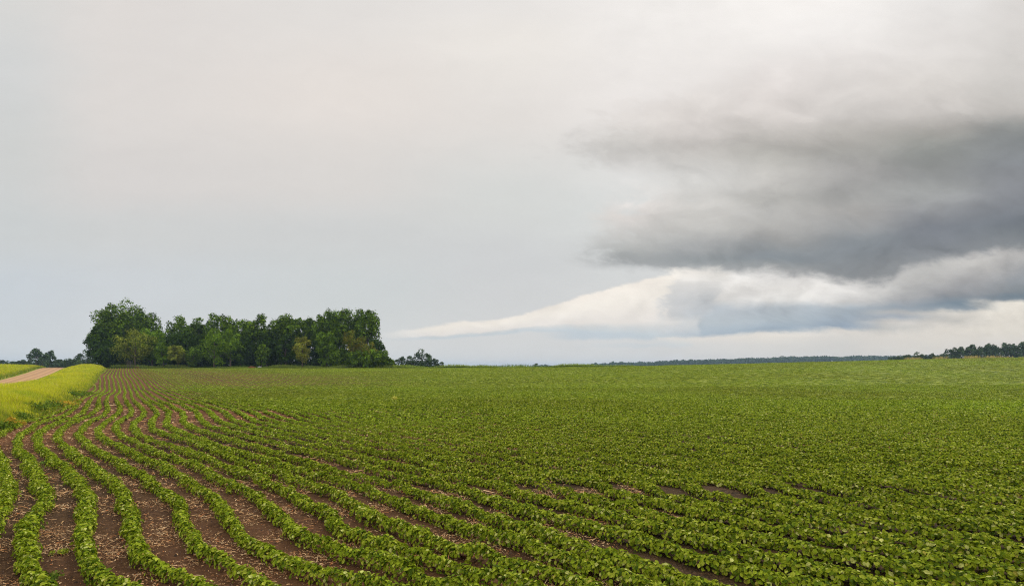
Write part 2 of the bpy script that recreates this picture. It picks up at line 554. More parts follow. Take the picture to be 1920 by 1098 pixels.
def plain(name, c, rough=0.5, spec=0.4, metal=0.0):
    m, g = new_mat(name)
    pos = g.node('ShaderNodeTexCoord').outputs['Object']
    n = g.noise(pos, 3.0, 5, 0.6)
    col = g.mix(g.step(0.35, 0.7, n), c, tuple(v * 0.72 for v in c))
    finish(g, bsdf(g, col, rough, spec))
    return m


# ------------------------------------------------------------------ ground
def build_ground():
    az = np.unique(np.round(np.concatenate([np.arange(-52, 52, 0.18), np.arange(-180, -52, 2.5), np.arange(52, 180, 2.5)]), 3))
    r = np.concatenate([np.geomspace(0.8, 12, 34)[:-1], np.geomspace(12, 300, 300)[:-1], np.geomspace(300, 6000, 80)])
    A, R = np.meshgrid(np.radians(az), r)
    X, Y = R * np.sin(A), R * np.cos(A)
    Z = terrain(X, Y)
    na, nr = len(az), len(r)
    V = np.stack([X, Y, Z], -1).reshape(-1, 3)
    idx = np.arange(na * nr).reshape(nr, na)
    a, b, c, d = idx[:-1], idx[1:], np.roll(idx, -1, 1)[1:], np.roll(idx, -1, 1)[:-1]
    Q = np.stack([a, d, c, b], -1).reshape(-1, 4)
    V = np.concatenate([V, [[0, 0, float(terrain(0, 0))]]])
    n = len(V) - 1
    T = np.stack([np.full(na, n), np.roll(idx[0], -1), idx[0]], -1)
    x, y = V[:, 0], V[:, 1]
    d = edge_x(y) - x
    grass = smoothstep(-0.15, 0.3, d) * (y > -200) + smoothstep(200.7, 202, y)
    grass = np.clip(grass, 0, 1)
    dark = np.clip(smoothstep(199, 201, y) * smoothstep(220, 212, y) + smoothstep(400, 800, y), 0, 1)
    res = np.clip(0.12 + 0.2 * Wave(11, 14)(x, y) + 0.75 * smoothstep(13, 40, y), 0, 1)
    col = np.stack([grass, res, dark], -1)
    # the sheet carries weights, not colours, so store them as floats
    o = mesh_np('ground', V, [Q, T], MAT_GROUND, smooth=True)
    at_ = o.data.color_attributes.new("tint", 'FLOAT_COLOR', 'POINT')
    c4 = np.ones((len(V), 4), dtype=np.float32); c4[:, :3] = col
    at_.data.foreach_set("color", c4.ravel())
    tag(o, 'brown soil of the field with turf beyond its edges', kind='structure')


build_ground()


def build_road():
    ys = np.arange(47, 413, 2.0)
    ds = np.array([16.0, 16.5, 17.6, 18.6, 19.6, 20.4, 21.4, 22.4, 23.5, 24.0])
    rut = np.array([0, .2, 1, .1, .9, .9, .1, 1, .2, 0])
    V, C = [], []
    for y in ys:
        ex = edge_x(y)
        x = ex - ds
        crown = 0.10 * (1 - ((ds - 20) / 4.0) ** 2)
        z = terrain(x, np.full_like(x, y)) + 0.03 + crown
        V.append(np.stack([x, np.full_like(x, y), z], -1))
        C.append(np.stack([rut] * 3, -1))
    V = np.concatenate(V); C = np.concatenate(C)
    k = len(ds)
    idx = np.arange(len(V)).reshape(-1, k)
    Q = np.stack([idx[:-1, :-1], idx[:-1, 1:], idx[1:, 1:], idx[1:, :-1]], -1).reshape(-1, 4)[:, ::-1]
    o = mesh_np('gravel_road', V, Q, MAT_ROAD, col=C, smooth=True)
    tag(o, 'pale pinkish gravel road climbing between grassy banks', kind='structure')


build_road()

# ------------------------------------------------------------------ soybean rows
# lines of the crop on the ground, surveyed by eye from the photograph as image positions of each line of plants
LINES = {
    0: [(760, 132), (768, 119), (775, 100), (785, 70), (793, 45), (804, 19), (814, 0), (826, -14), (840, -10), (865, 0), (890, 9), (918, 15), (942, 11), (964, 2), (1000, -22), (1050, -45), (1110, -30)],
    1: [(751, 150), (762, 142.6), (772, 131.6), (784, 106.5), (793, 78), (804, 55), (815, 38), (828, 30), (846.5, 39), (873, 59.5), (904, 77), (933, 86), (951, 78), (978, 60), (1009, 47), (1037, 44), (1055, 46), (1075, 64), (1093, 84), (1110, 100)],
    2: [(743, 174), (759, 163), (771, 157), (784, 135), (793, 110), (801, 88), (810.5, 73.6), (824.6, 69), (837, 75), (856, 97), (873, 116), (889, 138), (905, 148), (931, 160), (951, 164), (973, 159), (1002, 153), (1028, 155), (1055, 172), (1073, 193), (1090, 215), (1110, 245)],
    3: [(741.5, 187), (751, 185), (763.5, 185), (774.5, 172), (787, 150), (795, 130), (804, 116), (818, 106.5), (829, 113), (846.5, 135), (864, 157), (881, 180), (897, 205), (911, 217), (931, 237), (955, 242), (982, 246), (1009, 253), (1035, 264), (1060, 288), (1079, 321), (1090, 346), (1110, 385)],
    4: [(741.5, 202), (754, 199), (766.6, 203.7), (777.6, 194), (788.6, 172), (802.7, 153.5), (815, 145.7), (828, 157), (843, 180), (861, 211), (878, 243), (895, 277), (911, 297), (931, 324.5), (964, 343), (982, 350), (1018, 368), (1046, 396), (1064, 432), (1082, 468), (1095, 505), (1110, 540)],
    5: [(741, 216), (749, 218), (762, 225.6), (771, 224), (785, 208), (798, 188), (810.5, 182), (824.6, 197), (840, 227), (856, 266), (872, 300), (894, 345), (909, 363), (931, 401), (958, 423), (982, 432), (1002, 452), (1024, 478), (1042, 514), (1057, 560), (1075, 605), (1093, 660), (1110, 720)],
    6: [(741, 232), (754, 238), (768, 247.5), (777.6, 244), (793, 219), (806, 218), (818, 229), (832, 258.5), (850, 298), (870, 363), (897, 412), (909, 434), (927, 478), (955, 507), (978, 529), (998, 554), (1017, 587), (1031, 623), (1048, 669), (1057, 700), (1073, 736), (1088, 791), (1110, 860)],
    7: [(741, 246), (749, 250.6), (768, 269.5), (776, 269.5), (788.6, 254), (801, 249), (820, 266), (831, 300), (850, 363), (875, 425), (892, 472), (915, 530), (936, 560), (955, 596), (987, 632), (1009, 669), (1017, 696), (1035, 755), (1055, 809), (1065, 864), (1073, 882), (1093, 955), (1110, 1010)],
    8: [(741, 258.5), (755.7, 279), (771, 295), (779, 292), (788.6, 283.6), (799.5, 283), (814, 305), (834.5, 378), (859.5, 441), (883, 504), (898, 551), (916, 605), (933, 642), (955, 669), (975, 707), (1002, 764), (1017, 809), (1038, 864), (1052, 930), (1062, 970), (1079, 1028), (1110, 1125)],
    9: [(741, 272), (750, 283), (761, 304), (771, 318), (779, 317), (792, 311), (801, 319), (814, 345), (831, 394), (852, 457), (867, 519), (888, 582), (905, 645), (922, 696), (947, 755), (971, 809), (997, 864), (1013, 919), (1021, 973), (1044, 1040), (1066, 1110), (1110, 1260)],
    10: [(741, 287), (750, 300), (761, 324), (771, 341), (779, 344), (789, 343), (801, 358), (814, 394), (833, 457), (855, 535), (874, 600), (892, 655), (911, 755), (936, 809), (955, 864), (973, 910), (987, 955), (1009, 1028), (1036, 1110), (1062, 1200), (1110, 1370)],
}
Y_MIN, Y_MAX = 4.1, 201.4
TG = np.geomspace(3.1, 287.0, 1640)


def upper(i):
    """the same lines on the far slope"""
    return [(689.5, 213 + 4.8 * (i - 3)), (691, 211 + 5 * (i - 3)), (696, 208 + 5.5 * (i - 3)), (705, 201.4 + 7.4 * (i - 3)),
            (714, 221 + 8.1 * (i - 5)), (723, 177.7 + 9 * i), (729, 179 + 9.1 * i), (734, 172 + 10.6 * i)]


def smooth(a, s):
    k = np.exp(-0.5 * (np.arange(-4 * s, 4 * s + 1) / s) ** 2); k /= k.sum()
    n = 4 * s
    lo = a[0] - (a[40] - a[0]) / 40 * np.arange(n, 0, -1)
    hi = a[-1] + (a[-1] - a[-41]) / 40 * np.arange(1, n + 1)
    return np.convolve(np.concatenate([lo, a, hi]), k, 'valid')[:len(a)]


def line_x(i):
    p = upper(i) + LINES[i]
    if i < 2:
        p = [q for q in p if q[0] < 741] + [(743, 148 if i == 0 else 160)] + [q for q in LINES[i] if q[0] > 745]
    p = sorted(p)
    (ya, xa), (yb, xb) = p[-2], p[-1]
    p.append((1700, xb + (xb - xa) / (yb - ya) * (1700 - yb)))
    ys = np.array([q[0] for q in p]); xs = np.array([q[1] for q in p])
    d = depth_of(ys)
    X = (xs - 960.0) / F * d
    o = np.argsort(d)
    iy = HY + F * np.interp(TG, GY, _p) / TG
    px = np.interp(iy, ys, xs)
    x = (px - 960.0) / F * TG
    return smooth(x, 6)


ROWX = [line_x(i) for i in range(11)]
# beyond the surveyed lines the drill kept its spacing and the bends soften row by row
N_ALL = 352
_base = smooth(ROWX[-1], 8)
_heavy = smooth(ROWX[-1], 130)
_k1 = np.sqrt(1 + np.gradient(smooth(_base, 14), TG) ** 2)
_k2 = np.sqrt(1 + np.gradient(_heavy, TG) ** 2)
_off1, _off2 = np.zeros_like(TG), np.zeros_like(TG)
for i in range(11, N_ALL):
    sp = float(np.interp(i, [10, 14, 60], [0.80, 0.86, 0.88])) * (1 + 0.06 * math.sin(i * 2.4)) + (0.10 if i % 12 == 5 else 0.0)
    f = float(smoothstep(12, 30, i))
    sp = sp * (1 + 0.24 * smoothstep(55, 150, TG) * float(smoothstep(10, 20, i) * (1 - smoothstep(30, 75, i))))
    _off1 = _off1 + sp * (_k1 * (1 - f) + 1.27 * f)
    _off2 = _off2 + sp * 1.27
    w = float(smoothstep(10, 27, i))
    ROWX.append((1 - w) * (_base + _off1) + w * (_heavy + _off2))
ROWX = np.array(ROWX)

WID = Wave(21, 3.0)
GAP = Wave(22, 1.1)
HGT = Wave(23, 0.45)
VIG = Wave(24, 16.0)
VIG2 = Wave(25, 38.0)


def leaf_template(level):
    if level == 0:      # oval leaflet folded along its midrib, drooping tip
        v = np.array([[0, 0, 0], [0.34, 0.42, 0.0], [0, 0.5, -.10], [-0.34, 0.42, 0.0], [0.24, 0.78, -.06], [0, 1.0, -.26], [-0.24, 0.78, -.06]])
        v[:, 2] += np.array([0, .04, -.02, .04, .0, -.02, .0])
        f = np.array([[0, 1, 2], [0, 2, 3], [1, 4, 2], [3, 2, 6], [2, 4, 5], [2, 5, 6]])
    elif level == 1:
        v = np.array([[0, 0, 0], [0.38, 0.5, .02], [0, 1.0, -.2], [-0.38, 0.5, .02]])
        f = np.array([[0, 1, 2], [0, 2, 3]])
    else:
        v = np.array([[-.36, 0, 0], [0.36, 0.05, .02], [.34, .9, -.2], [-0.34, 0.95, -.1]])
        f = np.array([[0, 1, 2], [0, 2, 3]])
    return v, f


def scatter(cent, nrm, tip, size, level, tint):
    """leaves at CENT facing NRM with their tips towards TIP; returns verts, faces, colours"""
    v, f = leaf_template(level)
    n = nrm / np.linalg.norm(nrm, axis=1, keepdims=True)
    t = tip - (tip * n).sum(1, keepdims=True) * n
    t /= np.maximum(np.linalg.norm(t, axis=1, keepdims=True), 1e-6)
    s = np.cross(t, n)
    V = (cent[:, None, :] + size[:, None, None] * (v[None, :, 0:1] * s[:, None] + (v[None, :, 1:2] - 0.4) * t[:, None] + v[None, :, 2:3] * n[:, None]))
    N, k = V.shape[0], v.shape[0]
    Fc = (f[None] + (np.arange(N) * k)[:, None, None]).reshape(-1, 3)
    return V.reshape(-1, 3), Fc, np.repeat(tint, k, axis=0)


GREENS = np.array([[.190, .250, .014], [.245, .300, .018], [.110, .165, .011], [.325, .365, .040], [.052, .088, .008], [.44, .46, .13]])  # palest entries paint bright leaf highlights into the tint
GPROB = np.array([.27, .26, .18, .13, .10, .06])

BANDS = [(4.1, 10.7, 640, 0, .060), (10.7, 18, 470, 0, .062), (18, 30, 330, 1, .066), (30, 50, 150, 2, .09), (50, 83, 75, 2, .09), (83, 137, 34, 2, .11), (137, 201.4, 13, 2, .15)]


def row_geometry(i, r):
    X = ROWX[i]
    Vs, Fs, Cs, off = [], [], [], 0
    for (y0, y1, dens, level, size0) in BANDS:
        g = (TG >= y0) & (TG <= y1)
        gy = TG[g]; gx = X[g]
        if len(gy) < 2:
            continue
        px = 960 + F * gx / gy
        mar = 110 + 1700 / gy
        keep = (px > -mar) & (px < 1920 + mar) & (edge_x(gy) < gx - 0.2)
        if keep.sum() < 2:
            continue
        seg = np.hypot(np.diff(gx), np.diff(gy)) * (keep[:-1] & keep[1:])
        L = seg.sum()
        if L <= 0:
            continue
        cs = np.concatenate([[0], np.cumsum(seg)])
        n = int(L * dens * (1 + 0.3 * float(smoothstep(4, 16, i))))
        u = r.uniform(0, L, n)
        if level == 0:       # leaves gather on single plants
            u = np.clip(np.round(u / 0.075) * 0.075 + r.normal(0, 0.022, n), 0, L)
        y = np.interp(u, cs, gy); x = np.interp(u, cs, gx)
        m = np.gradient(X, TG); my = np.interp(y, TG, m)
        tx, ty = my / np.sqrt(1 + my * my), 1 / np.sqrt(1 + my * my)
        fullness = 1.0 + 0.10 * WID(x, y) + 0.09 * VIG(x, y)
        closed = smoothstep(3, 16, i + 0.0 * y) * 0.036 + 0.02 * smoothstep(30, 60, i + 0.0 * y)
        size = size0 * (1 + 0.14 * float(smoothstep(4, 14, i)))
        hw = (0.142 + closed) * fullness * (1 + 0.16 * HGT(x * 1.3, y * 1.3))
        hh = (0.165 - 0.015 * smoothstep(2, 20, i)) * (1 + 0.10 * GAP(x, y) + 0.13 * HGT(x, y) + 0.06 * VIG(x + 50, y))
        phi = np.clip(r.normal(np.pi / 2, 0.72 if y0 < 17 else (0.62 if y0 < 49 else 0.45), n), -0.15, np.pi + 0.15)
        rad = np.minimum(1.05, 0.55 + 0.5 * r.power(1.5, n)) * (1 + r.normal(0, .07, n))
        if level == 2:
            rad = 0.75 + 0.3 * r.random(n)
            if y0 >= 49:
                hw = hw * ((0.66 if y0 < 80 else 0.56) + 0.26 * float(smoothstep(10, 22, i)))
                hh = hh * 1.1
        a = np.cos(phi) * rad * hw
        h = np.maximum(np.sin(phi), 0.02) * rad * hh * (0.45 if y0 >= 82 else (0.62 if y0 >= 49 else (0.85 if y0 >= 29 else 1.0))) + 0.02
        nx, ny = ty, -tx
        wob = 0.028 * GAP(x * 0.6 + 9, y * 0.6)
        cx = x + nx * (a + wob); cy = y + ny * (a + wob)
        z = terrain(cx, cy)
        cent = np.stack([cx, cy, z + h + size * (0.2 if y0 < 49 else 0.08)], -1)
        out = np.stack([nx * np.cos(phi), ny * np.cos(phi), np.sin(phi) * 0 + 1], -1)
        out[:, 2] = 0.28 + np.clip(np.sin(phi), 0, 1) * 0.85
        N3 = out * [1.15, 1.15, 1.0] + r.normal(0, 0.40, (n, 3))
        N3[:, 2] = np.maximum(N3[:, 2], 0.05)
        if y0 >= 49:
            N3[:, :2] *= 0.85
        tip = np.stack([nx * np.cos(phi), ny * np.cos(phi), -0.35 + 0 * phi], -1) + r.normal(0, 0.75, (n, 3)) * [1, 1, .4]
        s = size * r.uniform(0.65, 1.25, n)
        keepm = r.random(n) < np.clip(1.30 + 0.33 * GAP(x * 0.35, y * 0.35), 0.3, 1)
        tint = GREENS[r.choice(6, n, p=GPROB)] * r.uniform(0.85, 1.18, (n, 1))
        vg = VIG2(x, y)
        tint = tint * np.stack([1 + .05 * vg, 1 + .085 * vg, 1 + .05 * vg], -1)
        yel = r.random(n) < 0.014
        tint[yel] = [.34, .30, .05]
        V, Fc, C = scatter(cent[keepm], N3[keepm], tip[keepm], s[keepm], level, tint[keepm])
        Vs.append(V); Fs.append(Fc + off); Cs.append(C); off += len(V)
    # beyond 45 m the leaves sit on a leafy body
    g = (TG >= 60)
    gy = np.arange(40, Y_MAX, 0.35) if i < 90 else np.arange(40, Y_MAX, 0.55)
    gx = np.interp(gy, TG, X)
    px = 960 + F * gx / gy
    keep = (px > -160) & (px < 2080) & (edge_x(gy) < gx - 0.2)
    if keep.sum() > 3:
        gy, gx = gy[keep], gx[keep]
        m = np.gradient(gx, gy)
        nx, ny = 1 / np.sqrt(1 + m * m), -m / np.sqrt(1 + m * m)
        k = len(gy)
        body = 0.66 + 0.34 * smoothstep(30, 50, gy)
        hw = body * (0.128 + 0.055 * float(smoothstep(10, 22, i)) + 0.03 * float(smoothstep(40, 90, i))) * (1 + 0.1 * WID(gx, gy))
        prof = [(-1.0, 0.0), (-0.75, 0.6), (0.0, 1.0), (0.75, 0.6), (1.0, 0.0)]
        ring = []
        for a, h in prof:
            j = r.normal(0, 0.022, (k, 2)) * body[:, None]
            cx = gx + nx * (a * hw + j[:, 0]); cy = gy + ny * (a * hw + j[:, 0])
            ring.append(np.stack([cx, cy, terrain(cx, cy) + body * h * 0.095 + 0.01 + (j[:, 1] * (h > 0))], -1))
        V = np.stack(ring, 1).reshape(-1, 3)
        idx = np.arange(k * 5).reshape(k, 5)
        Q = np.stack([idx[:-1, :-1], idx[:-1, 1:], idx[1:, 1:], idx[1:, :-1]], -1).reshape(-1, 4)
        gap = np.diff(gy).repeat(4) < 2
        Q = Q[gap][:, ::-1]
        C = GREENS[r.choice(6, len(V), p=GPROB)] * r.uniform(.7, 1.1, (len(V), 1))
        T = np.concatenate([Q[:, [0, 1, 2]], Q[:, [0, 2, 3]]])
        Vs.append(V); Fs.append(T + off); Cs.append(C); off += len(V)
    if not Vs:
        return None
    return np.concatenate(Vs), np.concatenate(Fs), np.concatenate(Cs)


ONES = ['', 'first', 'second', 'third', 'fourth', 'fifth', 'sixth', 'seventh', 'eighth', 'ninth', 'tenth', 'eleventh', 'twelfth', 'thirteenth', 'fourteenth', 'fifteenth', 'sixteenth', 'seventeenth', 'eighteenth', 'nineteenth']
TENS = {2: 'twent', 3: 'thirt', 4: 'fort', 5: 'fift', 6: 'sixt', 7: 'sevent'}


def ordinal(n):
    if n < 20:
        return ONES[n]
    t, o = divmod(n, 10)
    return TENS[t] + ('ieth' if o == 0 else 'y-' + ONES[o])


N_ROWS = 60


def row_label(i):
    n = ordinal(i + 1)
    if i == 0:
        return 'winding row of soybean plants running along the grassy bank, first row of the field'
    if i < 12:
        return 'winding soybean row with wide bare soil beside it, %s counted from the grassy bank' % n
    if i < 26:
        return 'leafy soybean row with narrow soil beside it, %s counted from the grassy bank' % n
    return 'soybean row almost touching its neighbours, %s counted from the grassy bank' % n


def build_rows():
    for i in range(N_ROWS):
        r = np.random.default_rng(1000 + i)
        got = row_geometry(i, r)
        if got is None:
            continue
        V, Fc, C = got
        o = mesh_np('soybean_row', V, Fc, MAT_SOY, col=C)
        tag(o, row_label(i), 'crop row', 'soybean rows winding across the field')
    Vs, Fs, Cs, off = [], [], [], 0
    for i in range(N_ROWS, N_ALL):
        got = row_geometry(i, np.random.default_rng(1000 + i))
        if got is None:
            continue
        V, Fc, C = got
        Vs.append(V.astype(np.float32)); Fs.append((Fc + off).astype(np.int32)); Cs.append(C.astype(np.float32)); off += len(V)
    o = mesh_np('soybean_canopy', np.concatenate(Vs), np.concatenate(Fs), MAT_SOY, col=np.concatenate(Cs))
    tag(o, 'closed green soybean canopy where the rows can no longer be told apart', 'crop', kind='stuff')


build_rows()

# ------------------------------------------------------------------ straw on the soil, grass on the banks, weeds
def build_straw():
    r = np.random.default_rng(5)
    Vs, Cs = [], []
    PATCH = Wave(51, 1.6)
    for (y0, y1, dens, ln, wd) in [(4.6, 9.4, 1150, .027, .008), (9.4, 16, 620, .037, .010), (16, 28, 140, .07, .018), (28, 50, 22, .15, .035)]:
        xa, xb = at(-140, y1), at(1150, y1) if y1 < 40 else at(800, y1)
        n = int((xb - xa) * (y1 - y0) * dens)
        x = r.uniform(xa, xb, n); y = r.uniform(y0, y1, n)
        px = 960 + F * x / y
        k = (px > -160) & (px < 1700) & (edge_x(y) < x) & (r.random(n) < np.clip(0.40 + 0.55 * PATCH(x, y), 0.07, 1))
        x, y = x[k], y[k]; n = len(x)
        z = terrain(x, y) + r.uniform(0.004, 0.03, n)
        a = r.normal(0.1, 1.0, n); el = r.normal(0, 0.16, n)
        L = ln * r.lognormal(0, 0.7, n); W = wd * r.uniform(0.5, 1.5, n)
        d = np.stack([np.cos(a) * np.cos(el), np.sin(a) * np.cos(el), np.sin(el)], -1)
        s = np.stack([-np.sin(a), np.cos(a), r.normal(0, .35, n)], -1)
        c = np.stack([x, y, z], -1)
        bend = np.zeros((n, 3)); bend[:, 2] = L * 0.10
        P = [c - d * L[:, None] * .5 - s * W[:, None] * .5, c - d * L[:, None] * .5 + s * W[:, None] * .5,
             c + bend + s * W[:, None] * .5, c + bend - s * W[:, None] * .5,
             c + d * L[:, None] * .5 + s * W[:, None] * .4, c + d * L[:, None] * .5 - s * W[:, None] * .4]
        Vs.append(np.stack(P, 1))
        base = np.array([[.50, .30, .14], [.38, .18, .07], [.62, .43, .24], [.20, .10, .05], [.42, .15, .05]])
        t = base[r.choice(5, n, p=[.36, .20, .19, .20, .05])] * r.uniform(.7, 1.15, (n, 1))
        Cs.append(np.repeat(t[:, None], 6, 1))
    V = np.concatenate(Vs); C = np.concatenate(Cs)
    n = len(V)
    f = np.array([[0, 1, 2, 3], [3, 2, 4, 5]])
    Q = (f[None] + (np.arange(n) * 6)[:, None, None]).reshape(-1, 4)
    o = mesh_np('straw_litter', V.reshape(-1, 3), Q, MAT_STRAW, col=C.reshape(-1, 3))
    tag(o, 'tan bits of old straw scattered over the bare soil', kind='stuff')


build_straw()


def build_clods():
    r = np.random.default_rng(6)
    n = 26000
    y = 4.6 + 15.4 * r.random(n) ** 0.8
    x = r.uniform(-22, 8, n)
    px = 960 + F * x / y
    k = (px > -160) & (px < 1500) & (edge_x(y) < x)
    x, y = x[k], y[k]; n = len(x)
    s = 0.012 * r.lognormal(0, 0.5, n)
    v = np.array([[1, 0, 0], [0, 1, 0], [-1, 0, 0], [0, -1, 0], [0, 0, .9]])
    f = np.array([[0, 1, 4], [1, 2, 4], [2, 3, 4], [3, 0, 4]])
    a = r.uniform(0, 6.28, n)
    P = np.stack([v[None, :, 0] * np.cos(a)[:, None] - v[None, :, 1] * np.sin(a)[:, None], v[None, :, 0] * np.sin(a)[:, None] + v[None, :, 1] * np.cos(a)[:, None], np.broadcast_to(v[None, :, 2], (n, 5))], -1)
    P = P * s[:, None, None] * r.uniform(.6, 1.4, (n, 5, 1)) + np.stack([x, y, terrain(x, y) - 0.003], -1)[:, None]
    t = np.array([[.075, .045, .03], [.045, .028, .02], [.13, .08, .05]])[r.choice(3, n)]
    Q = (f[None] + (np.arange(n) * 5)[:, None, None]).reshape(-1, 3)
    o = mesh_np('soil_clods', P.reshape(-1, 3), Q, MAT_STRAW, col=np.repeat(t, 5, 0))
    tag(o, 'crumbs and small clods of brown earth between the crop rows', kind='stuff')


build_clods()


def blades(x, y, h, w, lean, tint, r):
    """narrow bent blades rooted on the ground"""
    n = len(x)
    a = r.uniform(0, 6.28, n)
    s = np.stack([np.cos(a), np.sin(a), 0 * a], -1) * w[:, None]
    b = r.uniform(0, 6.28, n)
    l = np.stack([np.cos(b), np.sin(b), 0 * b], -1) * (lean * h * r.uniform(.3, 1.3, n))[:, None]
    g = np.stack([x, y, terrain(x, y) - 0.02], -1)
    up = np.zeros((n, 3)); up[:, 2] = h
    V = np.stack([g - s * .5, g + s * .5, g + up * .6 + l * .4 + s * .45, g + up * .6 + l * .4 - s * .45, g + up * .97 + l], 1)
    idx = (np.arange(n) * 5)[:, None]
    Q = idx + np.array([[0, 1, 2, 3]]); T = idx + np.array([[3, 2, 4]])
    dk = np.array([.62, .62, 1.0, 1.0, 1.12])[None, :, None]
    return V.reshape(-1, 3), Q, T, (tint[:, None] * np.ones((1, 5, 1)) * (0.9 + 0.1 * dk)).reshape(-1, 3)


def build_grass():
    r = np.random.default_rng(9)
    Vs, Qs, Ts, Cs, off = [], [], [], [], 0
    P1, P2, P3 = Wave(61, 3.5), Wave(62, 14), Wave(63, 1.2)
    for (y0, y1, dens, w) in [(15, 30, 520, .018), (30, 50, 240, .03), (50, 83, 90, .05), (83, 133, 36, .085), (133, 220, 17, .13)]:
        ym = y1
        xa = at(-200, y1); xb = edge_x(y0)
        n = int(abs(xb - xa) * (y1 - y0) * dens)
        x = r.uniform(xa, xb, n); y = r.uniform(y0, y1, n)
        px = 960 + F * x / y
        d = edge_x(y) - x
        k = (px > -190) & (d > 0.1) & ((d < 15.0) | ((d > 24.8) & (y > 87)))
        x, y, d = x[k], y[k], d[k]; n = len(x)
        p = P1(x, y); q = P2(x, y)
        h = (0.62 + 0.13 * p + 0.10 * q) * r.uniform(.6, 1.15, n)
        h *= 0.35 + 0.65 * smoothstep(0, 1.6, d)
        h *= 1 - 0.5 * smoothstep(12, 15, d) * (d < 20)
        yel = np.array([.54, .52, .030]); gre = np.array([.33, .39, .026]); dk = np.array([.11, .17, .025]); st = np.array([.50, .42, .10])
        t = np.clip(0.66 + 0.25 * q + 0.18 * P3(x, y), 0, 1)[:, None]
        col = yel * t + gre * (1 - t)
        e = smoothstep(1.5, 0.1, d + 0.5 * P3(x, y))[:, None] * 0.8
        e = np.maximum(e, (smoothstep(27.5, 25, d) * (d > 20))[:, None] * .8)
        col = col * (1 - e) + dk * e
        s = r.random(n) < 0.10
        col[s] = st
        col *= r.uniform(.8, 1.18, (n, 1))
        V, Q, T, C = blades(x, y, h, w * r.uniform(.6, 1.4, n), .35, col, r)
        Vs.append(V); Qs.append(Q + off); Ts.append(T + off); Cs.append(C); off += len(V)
    o = mesh_np('grass', np.concatenate(Vs), [np.concatenate(Qs), np.concatenate(Ts)], MAT_GRASS, col=np.concatenate(Cs))
    tag(o, 'tall yellow-green grass covering the banks beside the road', kind='stuff')
    # strip of rough grass at the far end of the field
    Vs, Qs, Ts, Cs, off = [], [], [], [], 0
    for (ya, yb, dens, hh, col) in [(201, 202.7, 26, .45, (.07, .11, .018)), (202.7, 205.3, 24, .95, (.24, .30, .045)), (205.3, 210.7, 6, 1.0, (.10, .16, .028))]:
        xa, xb = at(195, 200), at(1960, 200)
        n = int((xb - xa) * (yb - ya) * dens)
        x = r.uniform(xa, xb, n); y = r.uniform(ya, yb, n)
        fade = smoothstep(at(1250, 200), at(1050, 200), x) + 0.25
        h = hh * r.uniform(.5, 1.2, n) * np.clip(.8 + .35 * P2(x, y), .3, 1.3) * fade
        t = np.array(col) * r.uniform(.8, 1.2, (n, 1))
        V, Q, T, C = blades(x, y, h, .12 * r.uniform(.6, 1.5, n), .5, t, r)
        Vs.append(V); Qs.append(Q + off); Ts.append(T + off); Cs.append(C); off += len(V)
    o = mesh_np('verge_grass', np.concatenate(Vs), [np.concatenate(Qs), np.concatenate(Ts)], MAT_GRASS, col=np.concatenate(Cs))
    tag(o, 'rough grass strip along the far end of the field', kind='stuff')


build_grass()


def leafy_clump(name, label, cat, px, depth, w, h, cols, n, size, group=None, seed=0, flowers=None):
    """a broad-leaved weed: stems from one root and leaves around them"""
    r = np.random.default_rng(seed + 400)
    x, y = at(px, depth), depth
    z = float(terrain(x, y))
    root = empty(name, (x, y, z))
    tag(root, label, cat, group)
    m = n
    u = r.normal(0, 1, (m, 3)); u /= np.linalg.norm(u, axis=1, keepdims=True)
    rad = r.power(2.2, m)
    c = u * rad[:, None] * [w / 2, w / 2, h / 2]
    c[:, 2] += h * .52
    lump = 1 + .22 * np.sin(3 * np.arctan2(u[:, 1], u[:, 0]) + seed)
    c[:, :2] *= lump[:, None]
    c[:, 2] = np.maximum(c[:, 2], .02)
    N = u + r.normal(0, .5, (m, 3)) + [0, 0, .5]
    tip = u * [1, 1, .3] + r.normal(0, .5, (m, 3))
    cols = np.array(cols)
    t = cols[r.integers(0, len(cols), m)] * r.uniform(.8, 1.2, (m, 1))
    V, Fc, C = scatter(c, N, tip, size * r.uniform(.6, 1.3, m), 1, t)
    mesh_np('foliage', V, Fc, MAT_SOY, root, col=C)
    k = 7
    a = r.uniform(0, 6.28, k)
    Vs, Fs = [], []
    for j in range(k):
        p0 = np.array([r.normal(0, .02), r.normal(0, .02), 0.0])
        p1 = np.array([math.cos(a[j]) * w * .28, math.sin(a[j]) * w * .28, h * .8])
        s = max(.006, w * .012)
        ring = [p0 + [s, 0, 0], p0 + [-s / 2, s, 0], p0 + [-s / 2, -s, 0], p1 + [s / 2, 0, 0], p1 + [-s / 4, s / 2, 0], p1 + [-s / 4, -s / 2, 0]]
        b = len(Vs) * 6
        Vs.append(ring)
        Fs += [[b, b + 1, b + 4, b + 3], [b + 1, b + 2, b + 5, b + 4], [b + 2, b, b + 3, b + 5]]
    mesh_np('stem', np.concatenate(Vs), np.array(Fs), MAT_STRAW, root, col=np.tile([.16, .18, .05], (k * 6, 1)))
    return root


DKG = [(.10, .16, .018), (.15, .22, .024), (.06, .105, .014)]
ORG = [(.50, .33, .035), (.42, .25, .03), (.40, .36, .04)]
YGR = [(.33, .35, .035), (.22, .28, .03)]


def dep(py):
    return float(depth_of(py))


